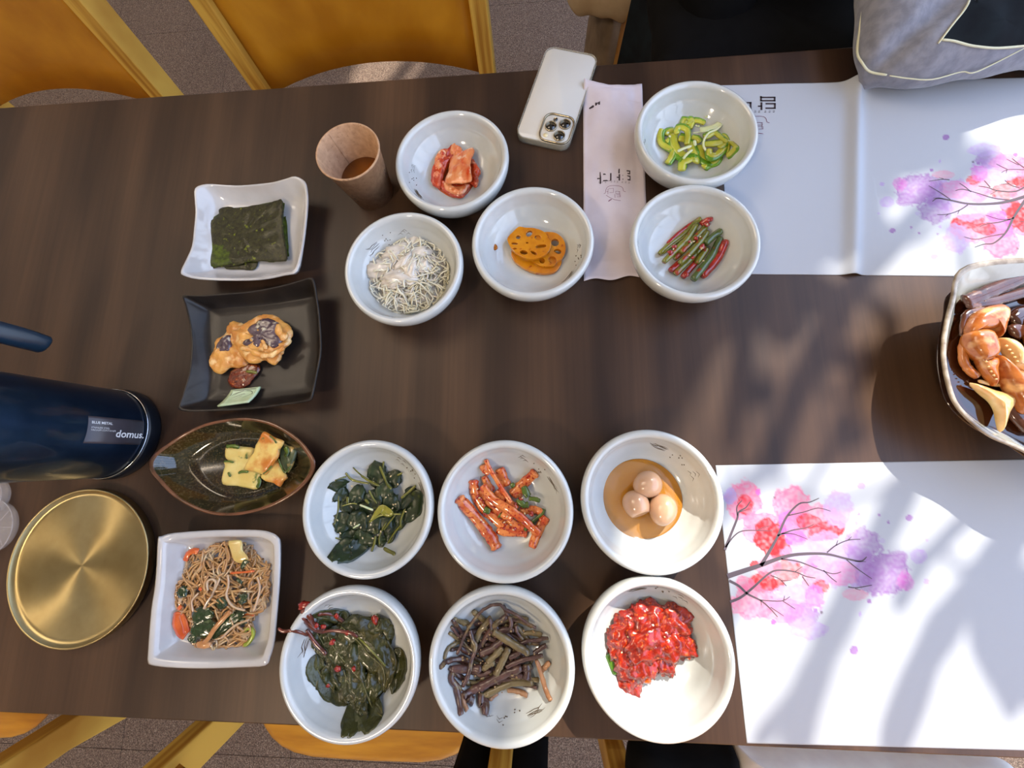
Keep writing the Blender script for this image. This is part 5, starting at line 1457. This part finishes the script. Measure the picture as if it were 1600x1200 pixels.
# first claw
q = unp(*cC([(340,520)])[0], .04)
cl = empty('crab_claw', (q.x, q.y, TZ+.036), 'orange crab claw pointing down in the dark sauce', 'crab', 'pieces of marinated crab')
crabp([(250,440),(270,390),(300,350),(350,320),(400,305),(450,298),(485,320),(490,360),(475,410),(445,490),(425,440),(385,445),(300,450),(258,475)], .066, .014, m_crab, 'arm_segment', '', 1, .0035, e=cl)
crabp([(252,470),(300,446),(380,444),(408,485),(425,560),(412,608),(340,625),(292,585),(256,530)], .066, .016, m_crab, 'palm', '', 2, .004, e=cl)
crabp([(300,605),(340,622),(412,608),(414,680),(408,768),(385,750),(345,700),(315,650)], .068, .010, m_crab, 'finger', '', 3, .002, e=cl)
for i, (x, y) in enumerate([(318,640),(330,668),(345,694),(360,716),(375,738)]):
    q = unp(*cC([(x, y)])[0], .052); MB().blob(V(q.x, q.y, TZ+.054), (.0014,.0009,.0010), i, .2, sub=1).build('tooth', m_crabc, cl)
q = unp(*cC([(500,640)])[0], .04)
cl = empty('crab_claw', (q.x, q.y, TZ+.036), 'open crab claw with pale serrated teeth at the picture edge', 'crab', 'pieces of marinated crab')
crabp([(440,495),(490,498),(535,535),(580,600),(590,690),(540,672),(505,655),(490,600),(470,560)], .070, .012, m_crabc, 'finger', '', 5, .004, e=cl)
crabp([(425,585),(470,620),(500,665),(545,680),(620,720),(650,900),(590,930),(545,880),(500,810),(450,720),(428,650)], .067, .014, m_crab, 'palm', '', 6, .004, e=cl)
for i, (x, y) in enumerate([(432,550),(448,572),(462,592),(478,615),(492,638),(492,565),(505,590),(512,620),(520,645)]):
    q = unp(*cC([(x, y)])[0], .053); MB().blob(V(q.x, q.y, TZ+.055), (.0018,.0012,.0013), i, .2, sub=1).build('tooth', m_crabc, cl)
crabp([(262,755),(300,760),(400,795),(470,810),(528,822),(515,860),(480,930),(455,1000),(438,1036),(425,990),(410,920),(375,860),(310,805)], .066, .008, m_crabc, 'crab_shell', 'pale cream crab shell tapering to a point near the rim', 8, .004)
m = MB(); m.strand(path(cC([(240,470),(212,510),(198,570),(205,640),(240,690),(285,722)]), (.038,.040,.040,.040,.040,.040), 5), .0085, .007, 10, .5, 0, .2, 4)
food(m, 'crab_piece', m_crab, 'orange curved crab shell edge beside the first claw', 'crab', 'pieces of marinated crab')
m = MB(); m.strand(path(cC([(285,745),(360,765),(420,770),(480,765)]), .042, 5), .004, .003, 8, .5)
food(m, 'crab_piece', m_crabc, 'thin pale crab leg tip across the sauce', 'crab', 'pieces of marinated crab')
for i, (px, w) in enumerate([([(205,300),(290,265),(400,215),(545,150),(700,80)],.018),([(215,320),(340,300),(470,265),(700,190)],.013),([(200,500),(205,420),(230,360),(330,330)],.009),([(480,420),(560,360),(700,330)],.022),([(470,860),(560,980),(700,1000)],.030),([(470,480),(560,440),(700,470)],.02)]):
    m = MB(); m.strand(path(cC(px), .042-.003*(i == 4), 5), w*.85, w*.4, 12, .25, .3, .25, i)
    food(m, 'crab_piece', m_crabd if i not in (3,) else m_sau, ['long dark glossy crab leg along the top of the bowl','second dark crab leg just below the topmost one','short bent crab leg at the left of the sauce','dark wet crab body piece at the right edge','dark crab piece at the bottom right of the sauce','dark crab piece between the two claws'][i], 'crab', 'pieces of marinated crab')

crabp([(640,330),(800,300),(930,380),(960,520),(880,640),(740,660),(650,560),(610,430)], .064, .018, m_crab, 'crab_shell', 'broad orange crab body shell in the hidden right half of the bowl', 21, .008)
crabp([(720,700),(860,690),(960,760),(900,860),(760,900),(690,820)], .064, .014, m_crabc, 'crab_shell', 'pale crab body half at the lower right of the bowl', 22, .006)
for i, px in enumerate([[(620,260),(760,200),(900,180)],[(880,300),(980,420),(1000,560)],[(700,940),(820,960),(940,900)]]):
    m = MB(); m.strand(path(cC(px), .042, 5), .013, .009, 10, .3, .3, .25, i+9)
    food(m, 'crab_piece', m_crab, ['orange crab leg at the top right of the bowl','orange crab leg curving along the right wall of the bowl','orange crab leg at the bottom right of the bowl'][i], 'crab', 'pieces of marinated crab')

# ---------------------------------------------------------------- clear plastic cups at the left edge
m_clear = mat('clear_plastic', (226,222,226), rough=.08, alpha=.22, coat=.5)
for (px, py, r, h, z, lab) in ((-6,776,.024,.012,.0,'ribbed clear plastic lid at the left edge, beside the jug'),(-4,823,.034,.010,.0,'flat clear plastic lid at the left edge, touching the brass plate'),(-62,915,.030,.035,.0,'clear plastic cup at the left edge, in front of the brass plate')):
    q = unp(px, py, 0.0)
    e = empty('plastic_cup' if h > .02 else 'clear_saucer', (q.x, q.y, TZ), lab, 'cup' if h > .02 else 'lid')
    MB().lathe([(0,.0005),(r*.84,.0005),(r*.86,0),(r*.88,.001),(r,h-.001),(r*1.03,h),(r*1.0,h+.0006),(r*.97,h-.0012),(r*.84,.0022),(0,.0022)], (q.x,q.y,TZ), 64).build('plastic_body', m_clear, e)
    for k in range(7):
        a = 2*PI*k/7
        rr = r*.5
        MB().strand([V(q.x+rr*.3*math.cos(a), q.y+rr*.3*math.sin(a), TZ+.0030), V(q.x+r*.8*math.cos(a), q.y+r*.8*math.sin(a), TZ+.0032)], .0012, .0008, 5).build('rib', m_clear, e)

# ---------------------------------------------------------------- person at the far side of the table
m_skin = mat('skin', (206,160,132), (196,146,118), 20, .5, sss=.2)
m_blk = mat('black_cloth', (12,12,14), (8,8,10), 60, .9, spec=.15)
m_blk2 = mat('black_cloth_navy', (22,30,36), (14,18,24), 40, .85, spec=.2)
m_grey = mat('grey_fleece', (140,142,154), (120,122,134), 90, .95, spec=.15, bump=.5, bscale=260, sheen=.3)
m_pipe = mat('pale_piping', (214,214,186), rough=.6)
m_hair = mat('black_hair', (20,17,16), (10,9,9), 100, .4)
pr = empty('person', (.40,.80,0), 'person in black jacket with grey piped sleeve, elbow leaning on the table', 'person')
def skin(name, verts, edges, mtl, parent, sub=2):
    o0 = ORG[parent.name]
    me = bpy.data.meshes.new(name)
    me.from_pydata([tuple(Vector(v[:3])-o0) for v in verts], edges, [])
    me.materials.append(mtl)
    o = bpy.data.objects.new(name, me); COL.objects.link(o); o.parent = parent; ORG[o.name] = o0
    s = o.modifiers.new('skin', 'SKIN'); s.use_smooth_shade = True
    for i, v in enumerate(verts):
        sv = me.skin_vertices[0].data[i]
        sv.radius = (v[3], v[4] if len(v) > 4 else v[3])
        sv.use_root = (i == 0)
    b = o.modifiers.new('sub', 'SUBSURF'); b.levels = sub; b.render_levels = sub
    return o
bv = [(.40,.84,.53,.15,.11),(.40,.82,.68,.135,.10),(.40,.80,.86,.15,.10),(.40,.79,.97,.13,.085),(.40,.78,1.05,.05),(.40,.765,1.12,.062,.07),(.40,.76,1.20,.075,.09),(.40,.765,1.27,.055,.065),
      (.55,.79,.98,.055),(.53,.60,.83,.040),(.515,.535,.785,.040),(.66,.50,.775,.030),(.735,.485,.770,.022,.028),
      (.26,.79,.98,.055),(.255,.76,.76,.042),(.31,.66,.59,.032),(.33,.61,.58,.022,.028),
      (.49,.72,.53,.085),(.49,.42,.52,.062),(.49,.45,.28,.050),(.49,.45,.09,.035),(.49,.36,.04,.035,.03),
      (.31,.72,.53,.085),(.31,.42,.52,.062),(.31,.45,.28,.050),(.31,.45,.09,.035),(.31,.36,.04,.035,.03)]
be = [(0,1),(1,2),(2,3),(3,4),(4,5),(5,6),(6,7),(3,8),(8,9),(9,10),(10,11),(11,12),(3,13),(13,14),(14,15),(15,16),(0,17),(17,18),(18,19),(19,20),(20,21),(0,22),(22,23),(23,24),(24,25),(25,26)]
skin('body', bv, be, m_skin, pr)
def fingers(wx, wy, wz, d, side):
    dd = Vector(d).normalized(); sp = V(-dd.y, dd.x, 0).normalized()
    for k, (o_, L) in enumerate(((-.027,.062),(-.009,.072),(.009,.068),(.026,.054))):
        b = V(wx, wy, wz)+dd*.028+sp*o_
        skin('finger', [tuple(b)+(.009,), tuple(b+dd*L*.5+V(0,0,.004))+(.0085,), tuple(b+dd*L*.8+V(0,0,-.003))+(.008,), tuple(b+dd*L+V(0,0,-.012))+(.007,)], [(0,1),(1,2),(2,3)], m_skin, pr, 1)
    b = V(wx, wy, wz)+sp*(-.028*side)
    skin('thumb', [tuple(b)+(.011,), tuple(b+dd*.03-sp*.020*side)+(.010,), tuple(b+dd*.055-sp*.022*side)+(.008,)], [(0,1),(1,2)], m_skin, pr, 1)
fingers(.745,.482,.768,(1,-.15,0),-1)
fingers(.335,.60,.575,(.4,-1,0),1)
MB().blob(V(.40,.805,1.245), (.088,.094,.092), 4, .05, 2, 0, 3).build('hair', m_hair, pr)
for s_ in (-1, 1):
    MB().blob(V(.40+s_*.028,.672,1.205), (.010,.006,.006), 1, 0, 1, 0, 2).build('eye', mat('eye', (230,226,220), rough=.2) if s_ < 0 else bpy.data.materials['eye'], pr)
    MB().blob(V(.40+s_*.028,.6668,1.204), (.0045,.0016,.0045), 1, 0, 1, 0, 2).build('iris', m_hair, pr)
    MB().strand([V(.40+s_*.016,.668,1.222), V(.40+s_*.028,.664,1.225), V(.40+s_*.042,.670,1.221)], .004, .003, 6).build('eyebrow', m_hair, pr)
    MB().blob(V(.40+s_*.078,.765,1.20), (.010,.018,.028), 2, .05, 1, 0, 2).build('ear', m_skin, pr)
MB().blob(V(.40,.664,1.18), (.012,.016,.022), 2, .03, 1, 0, 2).build('nose', m_skin, pr)
MB().blob(V(.40,.678,1.145), (.024,.006,.006), 2, .03, 1, 0, 2).build('mouth', mat('lips', (176,104,96), rough=.4), pr)
# black jacket (body and right sleeve), trousers
jv = [(.40,.83,.56,.205,.150),(.40,.81,.70,.200,.150),(.40,.80,.84,.190,.140),(.40,.79,.97,.165,.115),(.40,.785,1.03,.08,.08),(.27,.79,.97,.085),(.262,.76,.78,.072),(.31,.66,.60,.055),(.54,.79,.97,.085),(.545,.70,.90,.07)]
skin('jacket', jv, [(0,1),(1,2),(2,3),(3,4),(3,5),(5,6),(6,7),(3,8),(8,9)], m_blk, pr)
skin('sleeve_upper', [(.55,.79,.97,.080),(.535,.70,.90,.070),(.52,.62,.85,.062)], [(0,1),(1,2)], m_grey, pr)
tv = [(.40,.84,.52,.17,.12),(.49,.72,.53,.098),(.49,.42,.52,.075),(.49,.45,.28,.066),(.49,.45,.10,.062),(.31,.72,.53,.098),(.31,.42,.52,.075),(.31,.45,.28,.066),(.31,.45,.10,.062)]
skin('trousers', tv, [(0,1),(1,2),(2,3),(3,4),(0,5),(5,6),(6,7),(7,8)], m_blk2, pr)
ow_ = outl([(1040,104),(1029,70),(1030,10),(1034,-70),(1200,-90),(1440,-80),(1440,60),(1400,104),(1220,108)], -.05, 5)
m = MB(); m.slab(ow_, TZ-.13, .09, .004, 12, 5, rings=(0,.3,.6,.8,.9,.96,1)); m.build('jacket_front', m_blk, pr)
# the grey sleeve resting on the table edge
so2 = [(1334,-75),(1331,-20),(1332,20),(1334,60),(1339,88),(1350,102),(1368,111),(1390,119),(1430,126),(1480,123),(1540,116),(1600,105),(1680,92),(1760,70),(1800,20),(1800,-75),(1650,-110),(1450,-110)]
ow = [(p.x, p.y) for p in catmull([unp(x, y, .03).xy.to_3d() for x, y in so2], 6, True)]
def folds(x, y):
    a = .012*noise.noise(V(x*9-y*7, (x+y)*4, 1.5)) + .007*noise.noise(V(x*22+y*14, y*10, 4))
    r_ = abs((x-.46)*.62-(y-.50)*.78)
    a -= .012*math.exp(-(r_/.010)**2)
    return a
m = MB(); m.slab(ow, TZ+.004, .058, .0, 30, 3, rings=(0,.1,.2,.3,.4,.5,.58,.66,.73,.79,.85,.9,.94,.97,1), dome=.022, zf=folds)
sl_ = m.build('sleeve', m_grey, pr)
def sleeve_z(x, y):
    from mathutils.bvhtree import BVHTree
    global _bvh
    if '_bvh' not in globals(): _bvh = BVHTree.FromPolygons(m_sv, m_sf)
    h = _bvh.ray_cast(V(x, y, TZ+.4), V(0,0,-1))
    return h[0].z if h[0] else TZ+.03
m_sv, m_sf = [v.copy() for v in m.v], list(m.f)
def pipe(px, w, dz=.001, zguess=.07):
    g = []
    for x, y in px:
        z = zguess
        for _ in range(8):
            p = unp(x, y, z); z = .5*z+.5*(sleeve_z(p.x, p.y)-TZ+dz)
        g.append(V(p.x, p.y, TZ+z))
    mm = MB(); mm.strand(catmull(g, 4), w, w, 6); mm.build('piping', m_pipe, pr)
def on_sleeve(x, y, dz=.001, z=.07):
    for _ in range(8):
        p = unp(x, y, z); z = .5*z+.5*(sleeve_z(p.x, p.y)-TZ+dz)
    return V(p.x, p.y, TZ+z)
bp_ = catmull([V(x, y, 0) for x, y in [(1471,63),(1480,50),(1493,33),(1506,16),(1514,0),(1519,-18),(1560,-30),(1640,-30),(1660,20),(1650,66),(1600,73),(1560,76),(1530,74),(1500,67)]], 4, True)
cxb, cyb = 1570, 30
m = MB(); nb = len(bp_); vs = []; fs = []
for r_ in (0,.25,.5,.75,1):
    for p in bp_: vs.append(on_sleeve(cxb+(p.x-cxb)*r_, cyb+(p.y-cyb)*r_, .0012))
for i in range(4):
    for k in range(nb):
        a, b = i*nb+k, i*nb+(k+1) % nb; fs.append((a, b, b+nb, a+nb))
m.add(vs, fs).build('sleeve_panel', m_blk2, pr)
pipe([(1344,-60),(1341,-20),(1341,20),(1340,50),(1342,78),(1349,97),(1364,107),(1386,117)], .0028)
pipe([(1518,-20),(1514,2),(1505,18),(1492,34),(1478,52),(1466,68)], .0022)
pipe([(1472,62),(1490,64),(1512,70),(1530,73),(1560,75),(1600,72),(1650,66)], .0026)
pipe([(1390,118),(1420,123),(1460,121),(1500,114),(1530,104),(1560,90),(1600,76)], .0016)

# ---------------------------------------------------------------- beige coat on a taupe bag behind the table
m_beige = mat('beige_cotton', (196,176,146), (178,156,126), 20, .85, spec=.2)
m_taupe = mat('taupe_cloth', (126,108,90), (110,94,78), 30, .9, spec=.2)
pA, pB = unp(939, 60, -.34), unp(1002, 54, -.34)
m = MB(); m.slab([(p.x, p.y) for p in catmull([V(pA.x, pA.y, 0), V((pA.x+pB.x)/2, pA.y-.01, 0), V(pB.x, pB.y, 0), V(pB.x+.01, pB.y+.20, 0), V(pA.x-.01, pA.y+.20, 0)], 6, True)], .0, .44, .0, rings=(0,.5,.85,.97,1))
o = m.build('tote_bag', m_taupe, None); props(o, 'taupe cloth bag standing on the floor under the beige coat', 'bag')
ow = outl([(876,-60),(880,-10),(884,12),(900,25),(925,35),(950,41),(978,46),(1000,38),(1028,30),(1034,0),(1040,-60),(960,-90)], -.262, 6)
def bf(x, y): return .030*noise.noise(V(x*9+y*4, y*8, 3.3))+.012*noise.noise(V(x*26, y*22, 1))
m = MB(); m.slab(ow, TZ-.275, .13, 0, rings=(0,.2,.35,.5,.6,.7,.78,.85,.91,.96,1), zf=bf)
o = m.build('folded_coat', m_beige, None); props(o, 'crumpled beige cotton coat at the top edge beside the person', 'coat')

# ---------------------------------------------------------------- near side: chair with coats, dark bag
chair((.40,-.50,0), math.radians(180), 'plywood chair at the near side right, black and white coats on its seat', w=.60, seat_back=.03)
m_whitec = mat('white_quilt', (240,240,242), (232,230,234), 40, .9, bump=.4, bscale=90)
def coat(px, z0, th, mt, label, seed, name='folded_coat'):
    ow = outl(px, z0, 5)
    m = MB(); m.slab(ow, TZ+z0, th, 0, rings=(0,.25,.45,.6,.72,.82,.9,.96,1), zf=lambda x, y: .012*noise.noise(V(x*16, y*16, seed)))
    o = m.build(name, mt, None); return props(o, label, 'coat', 'coats on the near chair')
coat([(978,1132),(1040,1132),(1100,1134),(1128,1142),(1124,1230),(1090,1290),(1000,1290),(972,1230)], -.270, .085, m_blk, 'black folded coat at the bottom edge on the near chair', 3)
coat([(1128,1144),(1150,1140),(1240,1142),(1330,1146),(1420,1150),(1520,1156),(1550,1240),(1420,1300),(1180,1300),(1120,1240)], -.268, .085, m_whitec, 'white quilted coat in the sun at the bottom edge', 8)
bgx = empty('shoulder_bag', (unp(780,1180,-.2).x, -.47, 0), 'black bag hanging by its straps on the near chair post', 'bag')
for (xa, xb, nm_) in ((712,757,'bag_side'),(792,846,'bag_front')):
    a, b = unp(xa, 1185, -.2), unp(xb, 1185, -.2)
    m = MB()
    m.sheet(lambda u, v, a=a, b=b: V(a.x+(b.x-a.x)*u+.008*math.sin(v*4), a.y-.012+.006*math.sin(u*PI)-.0*v, .18+.60*v), 6, 12, .012)
    m.build(nm_, m_blk, bgx)
MB().strand([V(unp(735,1185,-.2).x, -.50, .20), V(unp(818,1185,-.2).x, -.50, .20)], .03, .02, 8).build('bag_bottom', m_blk, bgx)

# ---------------------------------------------------------------- lamps of the room
def emit(name, col, s):
    m = bpy.data.materials.new(name); m.use_nodes = True
    p = m.node_tree.nodes['Principled BSDF']
    p.inputs['Emission Color'].default_value = lin(col); p.inputs['Emission Strength'].default_value = s
    return m
m_glow = emit('lamp_glow', (255,226,186), 3.0)
m_bulb = emit('bulb_glow', (255,232,200), 22.0)
e = empty('ceiling_light', (-1.6,1.1,3.4), 'square ceiling light panel above the far left of the table', 'ceiling light')
MB().box((-2.34,.36,3.40),(-.86,1.84,3.44)).build('frame', m_steel, e, False)
MB().box((-2.30,.40,3.385),(-.90,1.80,3.40)).build('diffuser', m_glow, e, False)
for x_ in (-2.2,-1.0): MB().strand([V(x_,1.1,3.44), V(x_,1.1,ZC)], .01).build('rod', m_steel, e)
e = empty('pendant_lamp', (-1.05,-1.15,2.5), 'small pendant lamp hanging at the near left', 'lamp')
MB().lathe([(.03,.22),(.14,.07),(.145,.06),(.135,.07),(.025,.215)], (-1.05,-1.15,2.5), 40, closed=True).build('shade', m_steel, e)
MB().blob(V(-1.05,-1.15,2.63), (.04,.04,.05), 0, 0, 1, 0, 2).build('bulb', m_glow, e)
MB().strand([V(-1.05,-1.15,2.70), V(-1.05,-1.15,ZC)], .006).build('cord', m_steel, e)
for i in range(15):
    bx, by = -2.5+.42*(i % 5)+.13*(i//5), -.5+.75*(i//5)+.11*(i % 3)
    e = empty('hanging_bulb', (bx, by, 2.75), 'bare bulb hanging from the ceiling', 'lamp', 'bare bulbs hanging over the room')
    MB().blob(V(bx, by, 2.75), (.028,.028,.034), 0, 0, 1, 0, 2).build('bulb', m_bulb, e)
    MB().strand([V(bx, by, 2.78), V(bx, by, ZC)], .005, n=4).build('cord', m_steel, e)

# ---------------------------------------------------------------- unseen potted tree, added and shaped to throw the streaked shade
m_leaf = mat('tree_leaf', (70,104,44), (46,76,30), 30, .45)
tree = empty('added_shade_tree', (1.30,1.95,0), 'unseen potted tree added by the right window to throw streaked shade', 'plant')
MB().lathe([(0,.0),(.12,0),(.165,.34),(.155,.34),(.15,.30),(0,.30)], (1.30,1.95,0), 40).build('pot', mat('clay_pot', (150,96,66), rough=.8), tree)
SD = V(.62, 1.0, 1.0)
def toward_sun(p, t): return V(p.x, p.y, TZ)+SD*t
tr = catmull([V(1.30,1.95,.30), V(1.31,1.97,1.0), V(1.29,1.96,1.6), V(1.28,1.94,2.2)], 6)
MB().strand(tr, .05, n=10).build('trunk', m_bark, tree)
BRS = [([(1548,235),(1470,300),(1400,375),(1340,440),(1290,520),(1235,640),(1200,740)],.030,1.45),
       ([(1475,345),(1500,372),(1508,430)],.010,1.40),([(1180,430),(1165,520),(1150,620),(1140,700)],.024,1.62),
       ([(1420,750),(1375,840),(1320,950),(1270,1060),(1240,1180)],.034,1.35),([(1530,790),(1450,870),(1400,950)],.018,1.22),
       ([(1590,830),(1520,920),(1450,1020),(1390,1180)],.034,1.15),([(1300,1010),(1240,1090),(1180,1165)],.020,1.35),([(1215,725),(1150,770),(1090,830)],.026,1.6),
       ([(1330,450),(1390,500),(1380,560)],.014,1.4),([(1345,610),(1300,700),(1240,800)],.010,1.5),([(1180,900),(1140,960),(1060,1100)],.014,1.6)]
allp = list(tr)
for i, (px, w, t) in enumerate(BRS):
    g = catmull([toward_sun(unp(x, y, 0), t+.05*math.sin(k*1.7+i)) for k, (x, y) in enumerate(px)], 5)
    m = MB(); m.strand(g, w, w, 8, .6, 0, .25, i); m.build('branch', m_bark, tree)
    j = min(allp, key=lambda q: (q-g[0]).length)
    m = MB(); m.strand(catmull([j, j.lerp(g[0], .5)+V(0,0,.03), g[0]], 5), .008, n=7); m.build('branch', m_bark, tree)
    allp += g
RL = random.Random(5)
shade = [(1288,293,.06,1.4),(1328,262,.06,1.42),(1335,225,.05,1.4)]  # extra leaves added to shade chosen spots on the table
for k in range(74):
    y = RL.uniform(150, 470); x = RL.uniform(1100, 1516-(y-215)*.93-12 if y > 215 else 1480)
    shade.append((x, y, RL.uniform(.035,.055), RL.uniform(1.3,1.55)))
for k in range(16):
    x, y = RL.choice([(1290,500),(1330,580),(1230,520),(1180,600),(1400,480),(1340,650),(1130,520)])
    shade.append((x+RL.uniform(-25,25), y+RL.uniform(-30,30), RL.uniform(.025,.04), RL.uniform(1.4,1.7)))
for i, (x, y, s, t) in enumerate([(1590,960,.065,1.1),(1575,1020,.07,1.12),(1595,1070,.05,1.1),(1560,985,.05,1.12),(1350,300,.05,1.4),(1310,360,.05,1.45),(1250,330,.06,1.4),(1230,250,.06,1.4),(1400,230,.05,1.4),(1350,180,.06,1.35),(1450,180,.05,1.35),(1300,200,.06,1.35),(1250,400,.05,1.45),(1180,300,.06,1.4),(1200,200,.06,1.4)]+shade):
    p = toward_sun(unp(x, y, 0), t)
    d = V(RL.uniform(-1,1), RL.uniform(-1,1), RL.uniform(-.3,.3)).normalized()
    m = leaf_m([p-d*s*.7, p, p+d*s*.7], s*1.1, .0008, i, .006, .1, 10, 6)
    m.build('leaf', m_leaf, tree)
